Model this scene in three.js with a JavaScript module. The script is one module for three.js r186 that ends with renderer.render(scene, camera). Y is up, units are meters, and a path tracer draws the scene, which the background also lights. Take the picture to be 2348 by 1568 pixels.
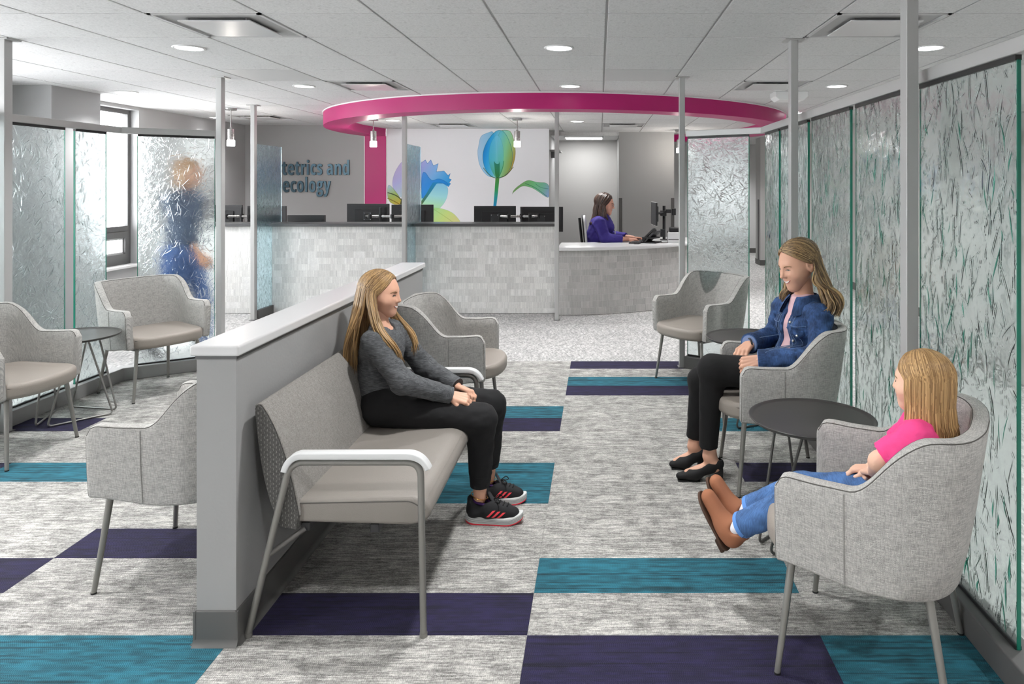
import * as THREE from 'three';
import { RoundedBoxGeometry } from 'three/addons/geometries/RoundedBoxGeometry.js';
import { TextGeometry } from 'three/addons/geometries/TextGeometry.js';
import { FontLoader } from 'three/addons/loaders/FontLoader.js';
import { mergeGeometries, mergeVertices, toCreasedNormals } from 'three/addons/utils/BufferGeometryUtils.js';
import { createNoise3D } from 'simplex-noise';

// ---------------------------------------------------------------- camera, sky, sun, exposure
// y is up, the camera looks along -z; "d" below is the distance in front of the camera (z = -d)
const scene = new THREE.Scene();
const FOCAL = 1625, EYE = 1.538, CEIL = 2.44;
const camera = new THREE.PerspectiveCamera(2 * Math.atan(784 / FOCAL) * 180 / Math.PI, 2348 / 1568, 0.05, 80);
camera.position.set(0, EYE, 0);
camera.setViewOffset(2348, 1568, -200, 361, 2348, 1568);      // shifted lens: verticals stay vertical
const renderer = new THREE.WebGLRenderer();
renderer.toneMapping = THREE.LinearToneMapping;
renderer.toneMappingExposure = 1.72;
renderer.shadowMap.enabled = true;
scene.background = new THREE.Color(7.0, 7.15, 7.3);              // bright overcast sky outside the windows
const sun = new THREE.DirectionalLight(0xffffff, 5);
sun.position.set(-9, 8.6, -7.2); sun.target.position.set(-3.4, 0, -4.4);
sun.castShadow = true; sun.shadow.radius = 2;
sun.shadow.camera.left = -8; sun.shadow.camera.right = 8; sun.shadow.camera.top = 8; sun.shadow.camera.bottom = -8; sun.shadow.camera.far = 40;
scene.add(sun, sun.target);
const DOWNLIGHT = 8.0, PENDANT = 0.55;                           // candela of each recessed lamp / pendant

// ---------------------------------------------------------------- helpers
let seedState = 7;
function rnd() { seedState = (seedState * 1664525 + 1013904223) >>> 0; return seedState / 4294967296; }
const reseed = s => { seedState = s >>> 0; };
const rr = (a, b) => a + (b - a) * rnd();
const lerp = (a, b, t) => a + (b - a) * t;
const clamp = (x, a = 0, b = 1) => Math.min(b, Math.max(a, x));
const sstep = (a, b, x) => { const t = clamp((x - a) / (b - a)); return t * t * (3 - 2 * t); };
const V = (x, y, z) => new THREE.Vector3(x, y, z);
const D = (x, h, d) => new THREE.Vector3(x, h, -d);            // x, height, distance from the camera
const usedNames = {};
function numbered(name) {
  const n = usedNames[name] = (usedNames[name] ?? -1) + 1;
  return n ? `${name}_${String(n).padStart(3, '0')}` : name;
}
function shade(o) { o.castShadow = true; o.receiveShadow = true; return o; }
function part(name, geo, mat, parent) { const m = shade(new THREE.Mesh(geo, mat)); m.name = name; parent.add(m); return m; }
function tag(o, label, category, group) { o.userData.label = label; o.userData.category = category; if (group) o.userData.group = group; return o; }
function thing(name, label, category, pos = [0, 0, 0], turn = 0, group) {
  const g = new THREE.Group(); g.name = numbered(name); g.position.set(...pos); g.rotation.y = turn; scene.add(g);
  return tag(g, label, category, group);
}
function struct(name, geo, mat) { const m = part(name, geo, mat, scene); m.userData.kind = 'structure'; return m; }
function clean(g) {
  let q = g.index ? g.toNonIndexed() : g.clone();
  for (const k of Object.keys(q.attributes)) if (!['position', 'normal', 'uv'].includes(k)) q.deleteAttribute(k);
  if (!q.attributes.uv) q.setAttribute('uv', new THREE.BufferAttribute(new Float32Array(q.attributes.position.count * 2), 2));
  q.morphAttributes = {}; q.clearGroups();
  return q;
}
const mg = list => mergeGeometries(list.map(clean));
function metric(geo) {                                             // uv in metres from the dominant axis of each face
  const g = geo.index ? geo.toNonIndexed() : geo, p = g.attributes.position, n = g.attributes.normal, uv = new Float32Array(p.count * 2);
  for (let i = 0; i < p.count; i++) {
    const ax = Math.abs(n.getX(i)), ay = Math.abs(n.getY(i)), az = Math.abs(n.getZ(i));
    const [u, v] = ay >= ax && ay >= az ? [p.getX(i), p.getZ(i)] : ax >= az ? [p.getZ(i), p.getY(i)] : [p.getX(i), p.getY(i)];
    uv[2 * i] = u; uv[2 * i + 1] = v;
  }
  g.setAttribute('uv', new THREE.BufferAttribute(uv, 2)); return g;
}
// box by its limits: x0..x1, height y0..y1, distance d0..d1
function bx(x0, x1, y0, y1, d0, d1, r = 0) {
  const w = Math.abs(x1 - x0), h = Math.abs(y1 - y0), l = Math.abs(d1 - d0);
  const g = r ? new RoundedBoxGeometry(w, h, l, 2, Math.min(r, w / 2.01, h / 2.01, l / 2.01)) : new THREE.BoxGeometry(w, h, l);
  g.translate((x0 + x1) / 2, (y0 + y1) / 2, -(d0 + d1) / 2);
  return metric(g);
}
// box by its size about its own centre
function cb(w, h, l, x = 0, y = 0, z = 0, r = 0) {
  const g = r ? new RoundedBoxGeometry(w, h, l, 2, Math.min(r, w / 2.01, h / 2.01, l / 2.01)) : new THREE.BoxGeometry(w, h, l);
  g.translate(x, y, z); return metric(g);
}
const cyl = (r0, r1, h, x = 0, y = 0, z = 0, n = 20) => new THREE.CylinderGeometry(r1, r0, h, n).translate(x, y, z);
// a rod through points with rounded corners
function rodPath(pts, fillet) {
  const path = new THREE.CurvePath(), P = pts.map(p => Array.isArray(p) ? V(...p) : p);
  let at = P[0].clone();
  for (let i = 1; i < P.length; i++) {
    if (i < P.length - 1 && fillet) {
      const a = P[i - 1].clone().sub(P[i]), b = P[i + 1].clone().sub(P[i]), f = Math.min(fillet, a.length() * .49, b.length() * .49);
      const s = P[i].clone().addScaledVector(a.normalize(), f), e = P[i].clone().addScaledVector(b.normalize(), f);
      path.add(new THREE.LineCurve3(at, s)); path.add(new THREE.QuadraticBezierCurve3(s, P[i], e)); at = e;
    } else { path.add(new THREE.LineCurve3(at, P[i])); at = P[i].clone(); }
  }
  return path;
}
function sweep(points, radius, sides = 8, capped = true) {         // radius: number or function of 0..1
  const n = points.length, pos = [], nor = [], uv = [], idx = [];
  let up = V(0, 1, 0); const t0 = points[1].clone().sub(points[0]).normalize(); if (Math.abs(t0.y) > .9) up = V(1, 0, 0);
  let N = up.clone().sub(t0.clone().multiplyScalar(up.dot(t0))).normalize(), len = 0;
  for (let i = 0; i < n; i++) {
    const t = points[Math.min(i + 1, n - 1)].clone().sub(points[Math.max(i - 1, 0)]).normalize();
    N = N.sub(t.clone().multiplyScalar(N.dot(t))).normalize();
    const B = t.clone().cross(N), r = typeof radius === 'function' ? radius(i / (n - 1)) : radius;
    if (i) len += points[i].distanceTo(points[i - 1]);
    for (let k = 0; k <= sides; k++) {
      const a = k / sides * 2 * Math.PI, c = Math.cos(a), s = Math.sin(a), v = N.clone().multiplyScalar(c).addScaledVector(B, s);
      pos.push(points[i].x + v.x * r, points[i].y + v.y * r, points[i].z + v.z * r); nor.push(v.x, v.y, v.z); uv.push(k / sides * 2 * Math.PI * .02, len);
    }
  }
  const w = sides + 1;
  for (let i = 0; i < n - 1; i++) for (let k = 0; k < sides; k++) { const a = i * w + k; idx.push(a, a + 1, a + w, a + 1, a + w + 1, a + w); }
  if (capped) for (const e of [0, n - 1]) {
    const c = pos.length / 3, t = e ? points[n - 1].clone().sub(points[n - 2]).normalize() : points[0].clone().sub(points[1]).normalize();
    pos.push(points[e].x, points[e].y, points[e].z); nor.push(t.x, t.y, t.z); uv.push(0, 0);
    for (let k = 0; k < sides; k++) {
      const q = e * w + k; const b = pos.length / 3;
      for (const s of [q, q + 1]) { pos.push(pos[3 * s], pos[3 * s + 1], pos[3 * s + 2]); nor.push(t.x, t.y, t.z); uv.push(0, 0); }
      e ? idx.push(c, b, b + 1) : idx.push(c, b + 1, b);
    }
  }
  const g = new THREE.BufferGeometry();
  g.setAttribute('position', new THREE.Float32BufferAttribute(pos, 3)); g.setAttribute('normal', new THREE.Float32BufferAttribute(nor, 3));
  g.setAttribute('uv', new THREE.Float32BufferAttribute(uv, 2)); g.setIndex(idx); return g;
}
function rod(pts, r, fillet = 0, sides = 8) {
  const path = rodPath(pts, fillet), out = [];
  for (const c of path.curves) { const k = c.isLineCurve3 ? 1 : 6; for (let i = out.length ? 1 : 0; i <= k; i++) out.push(c.getPoint(i / k)); }
  const keep = out.filter((p, i) => !i || p.distanceTo(out[i - 1]) > 1e-5);
  return sweep(keep, r, sides);
}
const curvePts = (pts, n) => new THREE.CatmullRomCurve3(pts.map(p => Array.isArray(p) ? V(...p) : p), false, 'centripetal').getSpacedPoints(n);
function extrude(shape, depth, bevel = 0, seg = 2, curve = 24) {
  return new THREE.ExtrudeGeometry(shape, { depth: depth - 2 * bevel, bevelEnabled: bevel > 0, bevelThickness: bevel, bevelSize: bevel, bevelOffset: -bevel, bevelSegments: seg, curveSegments: curve }).translate(0, 0, bevel);
}
function grid(nu, nv, f, closeU = false) {                        // surface from f(u, v) -> [x,y,z], uv in metres guessed by the caller through f's 4th/5th
  const pos = [], uv = [], idx = [];
  for (let j = 0; j <= nv; j++) for (let i = 0; i <= nu; i++) { const p = f(i / nu, j / nv); pos.push(p[0], p[1], p[2]); uv.push(p[3] ?? i / nu, p[4] ?? j / nv); }
  const w = nu + 1;
  for (let j = 0; j < nv; j++) for (let i = 0; i < nu; i++) { const a = j * w + i; idx.push(a, a + 1, a + w, a + 1, a + w + 1, a + w); }
  const g = new THREE.BufferGeometry(); g.setAttribute('position', new THREE.Float32BufferAttribute(pos, 3)); g.setAttribute('uv', new THREE.Float32BufferAttribute(uv, 2)); g.setIndex(idx); g.computeVertexNormals();
  return g;
}

// ---------------------------------------------------------------- noise and textures
function hash2(x, y, s) { let h = (x * 374761393 + y * 668265263 + s * 974634777) | 0; h = (h ^ (h >>> 13)) * 1274126177 | 0; return ((h ^ (h >>> 16)) >>> 0) / 4294967296; }
function pn(x, y, px, py, s) {                                    // periodic value noise
  const xi = Math.floor(x), yi = Math.floor(y), fx = x - xi, fy = y - yi, m = (a, p) => ((a % p) + p) % p;
  const u = fx * fx * (3 - 2 * fx), v = fy * fy * (3 - 2 * fy), x0 = m(xi, px), x1 = m(xi + 1, px), y0 = m(yi, py), y1 = m(yi + 1, py);
  return lerp(lerp(hash2(x0, y0, s), hash2(x1, y0, s), u), lerp(hash2(x0, y1, s), hash2(x1, y1, s), u), v);
}
const fb = (u, v, fx, fy, s, oct = 3) => { let a = 0, w = .5, t = 0; for (let o = 0; o < oct; o++) { a += w * pn(u * fx, v * fy, fx, fy, s + o * 17); t += w; w *= .5; fx *= 2; fy *= 2; } return a / t; };
function tex(w, h, fn, srgb = true, rep = [1, 1]) {               // fn(u, v) -> grey or [r, g, b], 0..1
  const a = new Uint8Array(w * h * 4);
  for (let j = 0; j < h; j++) for (let i = 0; i < w; i++) {
    const c = fn((i + .5) / w, (j + .5) / h), k = 4 * (j * w + i);
    if (typeof c === 'number') a[k] = a[k + 1] = a[k + 2] = clamp(c) * 255; else { a[k] = clamp(c[0]) * 255; a[k + 1] = clamp(c[1]) * 255; a[k + 2] = clamp(c[2]) * 255; }
    a[k + 3] = 255;
  }
  const t = new THREE.DataTexture(a, w, h); t.wrapS = t.wrapT = THREE.RepeatWrapping; t.magFilter = THREE.LinearFilter; t.minFilter = THREE.LinearMipmapLinearFilter;
  if (srgb) t.colorSpace = THREE.SRGBColorSpace; t.repeat.set(...rep); t.needsUpdate = true; return t;
}
function std(color, rough = .6, metal = 0, more = {}) { return new THREE.MeshStandardMaterial({ color, roughness: rough, metalness: metal, ...more }); }
function phys(color, rough = .6, more = {}) { return new THREE.MeshPhysicalMaterial({ color, roughness: rough, ...more }); }

const T = {};
// wall paint: faint roller stipple
T.stipple = tex(256, 256, (u, v) => .5 + .5 * (fb(u, v, 64, 64, 3, 2) - .5), false, [2, 2]);
T.ceil = tex(512, 512, (u, v) => .90 + .10 * (fb(u, v, 96, 96, 11, 2) - .5) - .04 * (pn(u * 40, v * 40, 40, 40, 5) > .82 ? 1 : 0), true, [1.6, 1.6]);
// carpet: rows of loops along x with light and dark yarns and big soft blotches with streaky edges
const loop = (u, v) => { const row = v * 200, k = Math.floor(row), ph = hash2(k, 3, 9), x = u * 150 + ph * 7; return Math.sin((row - k) * Math.PI) * (.62 + .38 * Math.sin(x * 2 * Math.PI)) * (.75 + .5 * hash2(Math.floor(x), k, 4)); };
T.loop = tex(1024, 1024, (u, v) => .15 + .75 * loop(u, v), false);
T.carpet = tex(1024, 1024, (u, v) => {
  const w = .020 * (pn(u * 9, v * 160, 9, 160, 2) - .5) + .010 * (pn(u * 60, v * 60, 60, 60, 3) - .5), blot = fb(u + w, v, 17, 20, 21, 3), bark = fb(u + 1.6 * w, v, 42, 13, 25, 2), st = pn(u * 22 + 5 * hash2(Math.floor(v * 125), 1, 5), v * 125, 22, 125, 31), st2 = pn(u * 80, v * 250, 80, 250, 37), yarn = hash2(Math.floor(u * 256 + hash2(Math.floor(v * 205), 2, 3) * 3), Math.floor(v * 205), 77);
  let k = .635 - .048 * sstep(.52, .535, blot + .10 * (st - .5)) + .022 * sstep(.41, .395, blot + .10 * (st2 - .5)) - .036 * sstep(.555, .57, bark + .08 * (st - .5));
  k += .15 * (sstep(.25, .75, st) - .5) + .12 * (st2 - .5) + .14 * (yarn - .5) + .05 * (loop(u, v) - .45);
  return [k, k * .988, k * .962];
});
const dyed = (r, g, b, s) => tex(512, 512, (u, v) => {
  const ln = sstep(.66, .9, pn(u * 3, v * 150, 3, 150, s)), k = .9 + .3 * (pn(u * 25, v * 100, 25, 100, s + 3) - .5) + .2 * (loop(u, v) - .45) - .30 * ln;
  return [r * k, g * k, b * k];
});
T.teal = dyed(.155, .44, .51, 41); T.purple = dyed(.145, .122, .265, 47);
T.hall = tex(1024, 1024, (u, v) => {                              // corridor carpet: short slanting pencil strokes
  const st = pn(u * 60 + v * 22, v * 14, 60, 14, 61), s2 = pn(u * 90 - v * 20, v * 24, 90, 24, 67), s3 = pn(u * 160 + v * 30, v * 50, 160, 50, 69);
  const k = .70 + .17 * (st - .5) + .15 * (s2 - .5) + .15 * (s3 - .5) - .10 * sstep(.66, .8, st); return [k, k * .995, k * .985];
});
T.weave = tex(512, 512, (u, v) => {                               // chair tweed
  const a = pn(u * 10, v * 128, 10, 128, 71), b = pn(u * 128, v * 10, 128, 10, 73), c = ((Math.floor(u * 128) + Math.floor(v * 128)) & 1) ? a : b, f = fb(u, v, 128, 128, 75, 1);
  const k = .665 + .15 * (c - .5) + .11 * (a - .5) + .07 * (b - .5) + .10 * (f - .5); return [k, k * .988, k * .965];
}, true, [10, 10]);
T.weaveBump = tex(256, 256, (u, v) => .5 + .5 * Math.sin(u * 64 * 2 * Math.PI) * Math.sin(v * 64 * 2 * Math.PI), false, [5, 5]);
T.bencheFab = tex(512, 512, (u, v) => { const k = .55 + .10 * ((Math.floor(u * 96) % 2) ? pn(u * 96, v * 24, 96, 24, 81) : pn(u * 24, v * 96, 24, 96, 83)) - .05 + .12 * (fb(u, v, 128, 128, 85, 1) - .5); return [k, k * .975, k * .945]; }, true, [5, 5]);
T.dots = tex(256, 256, (u, v) => { const c = Math.floor(u * 16), r = v * 10 + (c % 2) * .5, k = .33 + .1 * (fb(u, v, 64, 64, 91, 1) - .5) + ((u * 16) % 1 < .22 && r % 1 < .45 ? .16 : 0); return [k, k * .985, k * .96]; }, true, [6, 6]);
T.vinyl = tex(256, 256, (u, v) => .5 + .5 * (fb(u, v, 48, 48, 95, 2) - .5), false, [8, 8]);
T.strie = [0, 1, 2].map(s => tex(256, 256, (u, v) => { const a = fb(u, v, 60, 3, 101 + s * 7, 2), k = .91 + .12 * (a - .5) + .04 * (fb(u, v, 60, 60, 107 + s, 1) - .5); return [k, k * .995, k * .985]; }));
T.denim = tex(512, 512, (u, v) => { const tw = Math.sin((u * 90 + v * 90) * 2 * Math.PI), k = .8 + .10 * tw + .8 * (fb(u, v, 8, 8, 111, 3) - .5) + .25 * (pn(u * 180, v * 20, 180, 20, 113) - .5); return [.20 * k + .10 * (k - .8), .33 * k + .06 * (k - .8), .53 * k]; }, true, [4, 4]);
T.jean = tex(512, 512, (u, v) => { const tw = Math.sin((u * 90 + v * 90) * 2 * Math.PI), k = .85 + .10 * tw + .4 * (fb(u, v, 8, 8, 115, 3) - .5) + .2 * (pn(u * 180, v * 20, 180, 20, 117) - .5); return [.32 * k, .48 * k, .70 * k]; }, true, [4, 4]);
T.knit = tex(512, 512, (u, v) => { const k = .33 + .16 * (pn(u * 20, v * 140, 20, 140, 121) - .5) + .07 * (pn(u * 200, v * 200, 200, 200, 123) - .5); return [k * .98, k, k * 1.03]; }, true, [4, 4]);
T.brushed = tex(256, 256, (u, v) => .5 + .35 * (pn(u * 3, v * 128, 3, 128, 131) - .5), false, [3, 3]);
// kiln-formed glass: a height field of many short creases
function creases(w, h, count, spread, lean, seed, len, big, facet = 0, thin = 1) {          // many small creases and some long ones; the sheet tiles
  reseed(seed); const a = new Float32Array(w * h);
  for (let n = 0; n < count + big[0]; n++) {
    const far = n >= count, cx = rnd() * w, cy = rnd() * h, ang = lean + (rnd() + rnd() + rnd() - 1.5) * (far ? big[3] ?? spread : spread), L = (far ? rr(big[1], big[2]) : rr(len[0], len[1])) * w, wd = (far ? rr(1.6, 3.6) : rr(.9, 2.2)) * thin * w / 512, amp = (rnd() < .7 ? 1 : -1) * (far ? rr(.5, 1) : rr(.12, .5)), bend = rr(-.6, .6) / L;
    const steps = Math.ceil(L); let x = cx, y = cy, t = ang;
    const R = Math.ceil(wd * 2.6);
    for (let i = 0; i < steps; i++) {
      const e = Math.sin((i + .5) / steps * Math.PI), nx = -Math.sin(t), ny = Math.cos(t);
      for (let o = -R; o <= R; o++) {
        const q = o / wd, prof = Math.exp(-q * q) - .35 * Math.exp(-((q - 1.2) ** 2) * 1.2);
        const X = ((Math.round(x + nx * o) % w) + w) % w, Y = ((Math.round(y + ny * o) % h) + h) % h, k = Y * w + X, val = amp * e * prof;
        if (Math.abs(val) > Math.abs(a[k])) a[k] = lerp(a[k], val, .8);
      }
      x += Math.cos(t); y += Math.sin(t); t += bend;
    }
  }
  const b = new Float32Array(w * h);                              // soften
  for (let j = 0; j < h; j++) for (let i = 0; i < w; i++) { let s = 0; for (let q = -1; q <= 1; q++) for (let p = -1; p <= 1; p++) s += a[((j + q + h) % h) * w + (i + p + w) % w] * (p || q ? .09 : .28); b[j * w + i] = s; }
  return tex(w, h, (u, v) => { const i = Math.floor(u * w), j = Math.floor(v * h); const q = u + .02 * (pn(u * 14, v * 28, 14, 28, seed) - .5), r = v + .01 * (pn(u * 14, v * 28, 14, 28, seed + 9) - .5); return .5 + .36 * b[j * w + i] + .22 * (fb(u, v, 7, 14, seed, 3) - .5) + (facet ? facet * (worley(q, r, 11, 22, seed + 1)[0] * .5 + worley(q, r, 27, 54, seed + 2)[0] * .24 - .35) : 0); }, false);
}
// crumpled facets: distance to scattered points at several sizes
function worley(u, v, n, m, s) { const x = u * n, y = v * m, xi = Math.floor(x), yi = Math.floor(y); let a = 9, b = 9; for (let j = -1; j <= 1; j++) for (let i = -1; i <= 1; i++) { const X = xi + i, Y = yi + j, hx = ((X % n) + n) % n, hy = ((Y % m) + m) % m, d = Math.hypot(X + hash2(hx, hy, s) - x, Y + hash2(hx, hy, s + 5) - y); if (d < a) { b = a; a = d; } else if (d < b) b = d; } return [a, b]; }
T.foil = creases(1024, 2048, 8000, 1.9, 1.1, 501, [.010, .045], [650, .04, .13], .34, .36);
T.bark = creases(1024, 2048, 1300, 1.2, 1.62, 502, [.012, .06], [230, .06, .24, .55], .25, 1.05);
T.ripple = creases(512, 1024, 1800, .8, 1.5, 503, [.02, .08], [200, .08, .2, .5]);
for (const t of [T.foil, T.bark]) t.repeat.set(1 / .8, 1 / 1.6);
T.ripple.repeat.set(1 / .4, 1 / .8);

// ---------------------------------------------------------------- materials
const M = {
  wallWhite: std(0xd8d8d8, .85, 0, { bumpMap: T.stipple, bumpScale: .0006 }),
  wallGrey: std(0xa8a8a8, .85, 0, { bumpMap: T.stipple, bumpScale: .0006 }),
  wallMid: std(0x9a9a99, .85, 0, { bumpMap: T.stipple, bumpScale: .0006 }),
  wallLight: std(0xc3c2c0, .85, 0, { bumpMap: T.stipple, bumpScale: .0006 }),
  ceilGrid: std(0xa8a8a8, .7), ceilTile: std(0xe8e8e8, .95, 0, { map: T.ceil, bumpMap: T.ceil, bumpScale: .0008 }), ceilSmooth: std(0xc4c4c4, .55),
  hall: std(0xffffff, .95, 0, { map: T.hall, bumpMap: T.hall, bumpScale: .003 }),
  carpet: std(0xffffff, .97, 0, { map: T.carpet, bumpMap: T.loop, bumpScale: .0018 }),
  teal: std(0xffffff, .95, 0, { map: T.teal, bumpMap: T.loop, bumpScale: .003 }),
  purple: std(0xffffff, .95, 0, { map: T.purple, bumpMap: T.loop, bumpScale: .003 }),
  rubber: std(0x5e5d5b, .5), rubberDark: std(0x555453, .5), curbLit: std(0x999998, .4),  // left screen bases: same stuff as the right, lightened to look lit
  steel: std(0xb4b4b3, .42, .25), steelDark: std(0x808080, .4, .4), channel: std(0x1d1d1d, .5),
  magenta: std(0xb3146a, .42), alum: std(0x6b6b6b, .45, .5), alumLight: std(0xb9b9b9, .45, .3),
  quartz: phys(0xd6d6d6, .28, { clearcoat: .3, clearcoatRoughness: .15 }),
  ledge: std(0x4f4f50, .35), tiles: [0xf6f6f5, 0xffffff, 0xeaeae9, 0xfbfbfa, 0xf0f0ef].map((c, i) => std(c, .5, 0, { map: T.strie[i % 3] })), grout: std(0xe4e3e1, .9), shadedDeskTiles: [0xc0bfbe, 0xc7c6c5, 0xb8b7b6, 0xc4c3c2, 0xbcbbba].map((c, i) => std(c, .5, 0, { map: T.strie[i % 3] })),  // desk front: counter tiles darkened, its shade put into the colour
  fabric: std(0xffffff, .95, 0, { map: T.weave, bumpMap: T.weaveBump, bumpScale: .0008 }), piping: std(0x55534f, .9),
  vinyl: std(0x928a82, .5, 0, { bumpMap: T.vinyl, bumpScale: .0006 }), benchSeat: std(0x87817b, .5, 0, { bumpMap: T.vinyl, bumpScale: .0006 }), benchBack: std(0xffffff, .85, 0, { map: T.bencheFab, bumpMap: T.bencheFab, bumpScale: .001 }), benchSide: std(0xffffff, .9, 0, { map: T.dots }),
  leg: std(0x8d8b87, .38, .55), legDark: std(0x6f6d6a, .4, .5), arm: std(0xd3d4d4, .35), foot: std(0x161616, .6),
  tray: std(0x3d3b3a, .32), wire: std(0x8b8986, .38, .5), wireDark: std(0x5d5b59, .38, .5),
  black: std(0x1b1b1d, .55), blackGloss: std(0x101012, .25), dark: std(0x2c2c2e, .5), white: std(0xe8e8e8, .5), paper: std(0xeeeeee, .8), chrome: std(0xd0d0d0, .18, 1),
  brushed: std(0xb4b2b0, .45, .55, { roughnessMap: T.brushed }), letter: std(0x435863, .34, .75),
  lamp: std(0xffffff, .5, 0, { emissive: 0xffffff, emissiveIntensity: 5 }), lampSoft: std(0xffffff, .5, 0, { emissive: 0xffffff, emissiveIntensity: 2.2 }),
  screenBack: std(0x232325, .5), pane: phys(0xffffff, 0, { transmission: 1, thickness: 0, ior: 1.45 }),
};
M.glassClear = phys(0xf8fafb, .09, { transmission: 1, thickness: .012, ior: 1.45, attenuationColor: new THREE.Color(.30, .86, .78), attenuationDistance: .22, bumpMap: T.foil, bumpScale: .0052 });
M.glassGreen = phys(0xf6f8f7, .07, { transmission: 1, thickness: .012, ior: 1.45, attenuationColor: new THREE.Color(.12, .80, .66), attenuationDistance: .40, bumpMap: T.bark, bumpScale: .0060 });
M.glassBlue = phys(0xe6f3f6, .16, { transmission: 1, thickness: .012, ior: 1.45, attenuationColor: new THREE.Color(.45, .74, .85), attenuationDistance: .06, bumpMap: T.ripple, bumpScale: .0035 });
M.glassFrost = M.glassClear.clone(); M.glassFrost.roughness = .23;
M.glassEdge = phys(0x1d8f76, .25, { transmission: .45, thickness: .01, ior: 1.45 });
M.glassRidge = phys(0x8fd0bd, .08, { transmission: 1, thickness: .02, ior: 1.45, attenuationColor: new THREE.Color(.03, .42, .33), attenuationDistance: .02 });

// ================================================================ THE ROOM
const LEFT = -5.37, BACK = 10.75, RING = { x: -0.565, d: 9.95, R: 3.085, r: 2.788, y0: 2.271 }, CEIL2 = 2.387;
// ---- floor: corridor carpet everywhere, plank carpet laid in the waiting area
const floorM = struct('floor', bx(-5.6, 4.2, -.12, -.004, -4, 17), M.hall);
{
  const X0 = -4.246, D0 = 1.419, variants = [];
  const plankGeo = (x0, x1, shift) => { const g = bx(x0 + .0006, x1 - .0006, -.004, 0, 0.0006, .2494), uv = g.attributes.uv; for (let i = 0; i < uv.count; i++) uv.setXY(i, uv.getX(i) + shift * .37, uv.getY(i) + shift * .61); return g; };
  const geos = {}, colour = {};
  const paint = (m, list) => list.forEach(([row, col]) => { colour[row + ',' + col] = m; });      // row 0 starts 2.419 m from the camera, col 0 at x = -0.246
  paint(M.purple, [[0, -1], [-1, 0], [2, -2], [1, -3], [5, -4], [8, -4], [8, -1], [11, 0], [14, 0], [5, 1]]);
  paint(M.teal, [[-1, 1], [1, 0], [-1, -2], [5, -3], [9, -1], [4, -1], [5, -1], [12, 0], [8, 1]]);
  reseed(11);
  for (let row = -4; row <= 14; row++) for (let col = -4; col <= 1; col++) {
    const x0 = Math.max(-.246 + col, -3.74), x1 = Math.min(.754 + col, 1.25), v = Math.floor(rnd() * 6), key = x0.toFixed(3) + v;
    geos[key] ??= plankGeo(x0, x1, v);
    const p = part('carpet_plank', geos[key], colour[row + ',' + col] ?? M.carpet, floorM); p.position.z = -(2.419 + .25 * row);
  }
}
// ---- ceiling: plain slab, tiles laid below it in a grid
const ceilM = struct('ceiling', mg([bx(-5.6, 4.2, 2.447, 2.56, 3.12, 17), bx(-5.6, 4.2, CEIL, 2.56, -4, 3.128)]), M.ceilGrid);
{
  const P = .6096, gx = .04, gd = 3.739, skip = new Set(), smooth = new Set();
  const key = (i, j) => i + ',' + j;
  for (const [i, j] of [[-4, 0], [2, 0], [-4, 4], [2, 4], [-8, 9]]) skip.add(key(i, j));
  for (const [i, j] of [[-5, 3], [0, 3]]) smooth.add(key(i, j));
  const tileGeo = new RoundedBoxGeometry(P - .012, .02, P - .012, 1, .004); metric(tileGeo);
  const tg = metric(tileGeo.index ? tileGeo.toNonIndexed() : tileGeo);
  for (let j = -1; j < 21; j++) for (let i = -10; i < 7; i++) {
    const xc = gx + P * (i + .5), dc = gd + P * (j + .5);
    if (xc < LEFT - .2 || xc > 4.1 || xc / dc < -1.0 || xc / dc > .72) continue;
    if (Math.hypot(xc - RING.x, dc - RING.d) < 2.6) continue;
    if (dc > BACK + .2 && xc < .9) continue;
    if (skip.has(key(i, j))) continue;
    const t = part('ceiling_tile', tg, smooth.has(key(i, j)) ? M.ceilSmooth : M.ceilTile, ceilM); t.position.set(xc, CEIL + .01, -dc);
  }
  // lower ceiling inside the ring, its tiles cut by the circle
  const circ = Array.from({ length: 72 }, (_, k) => [RING.x + 2.95 * Math.cos(k / 36 * Math.PI), RING.d + 2.95 * Math.sin(k / 36 * Math.PI)]);
  const clip = (poly, a, b) => { const out = [], side = p => (b[0] - a[0]) * (p[1] - a[1]) - (b[1] - a[1]) * (p[0] - a[0]); poly.forEach((p, n) => { const q = poly[(n + 1) % poly.length], sp = side(p), sq = side(q); if (sp >= 0) out.push(p); if (sp * sq < 0) { const t = sp / (sp - sq); out.push([lerp(p[0], q[0], t), lerp(p[1], q[1], t)]); } }); return out; };
  const inner = struct('ceiling_inner', (() => { const s = new THREE.Shape(circ.map(([x, d]) => new THREE.Vector2(x, d))); const g = new THREE.ExtrudeGeometry(s, { depth: .035, bevelEnabled: false }); g.rotateX(-Math.PI / 2); return g.translate(0, CEIL2 + .007, 0); })(), M.ceilGrid);
  for (let j = 4; j < 17; j++) for (let i = -8; i < 6; i++) {
    let q = [[0, 0], [1, 0], [1, 1], [0, 1]].map(([a, b]) => [gx + P * (i + a) + (a ? -.006 : .006), gd + P * (j + b) + (b ? -.006 : .006)]);
    for (let k = 0; k < 72 && q.length; k++) q = clip(q, circ[k], circ[(k + 1) % 72]);
    if (q.length < 3) continue;
    const g = new THREE.ExtrudeGeometry(new THREE.Shape(q.map(([x, d]) => new THREE.Vector2(x, d))), { depth: .012, bevelEnabled: false }); g.rotateX(-Math.PI / 2);
    const dd = gd + P * (j + .5), xx = gx + P * (i + .5);
    if (dd > BACK && xx < -.75) continue;
    if (j === 10 && (i === -4 || i === 0)) continue;
    part('ceiling_tile', metric(g.translate(0, CEIL2, 0)), M.ceilTile, inner);
  }
}
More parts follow.
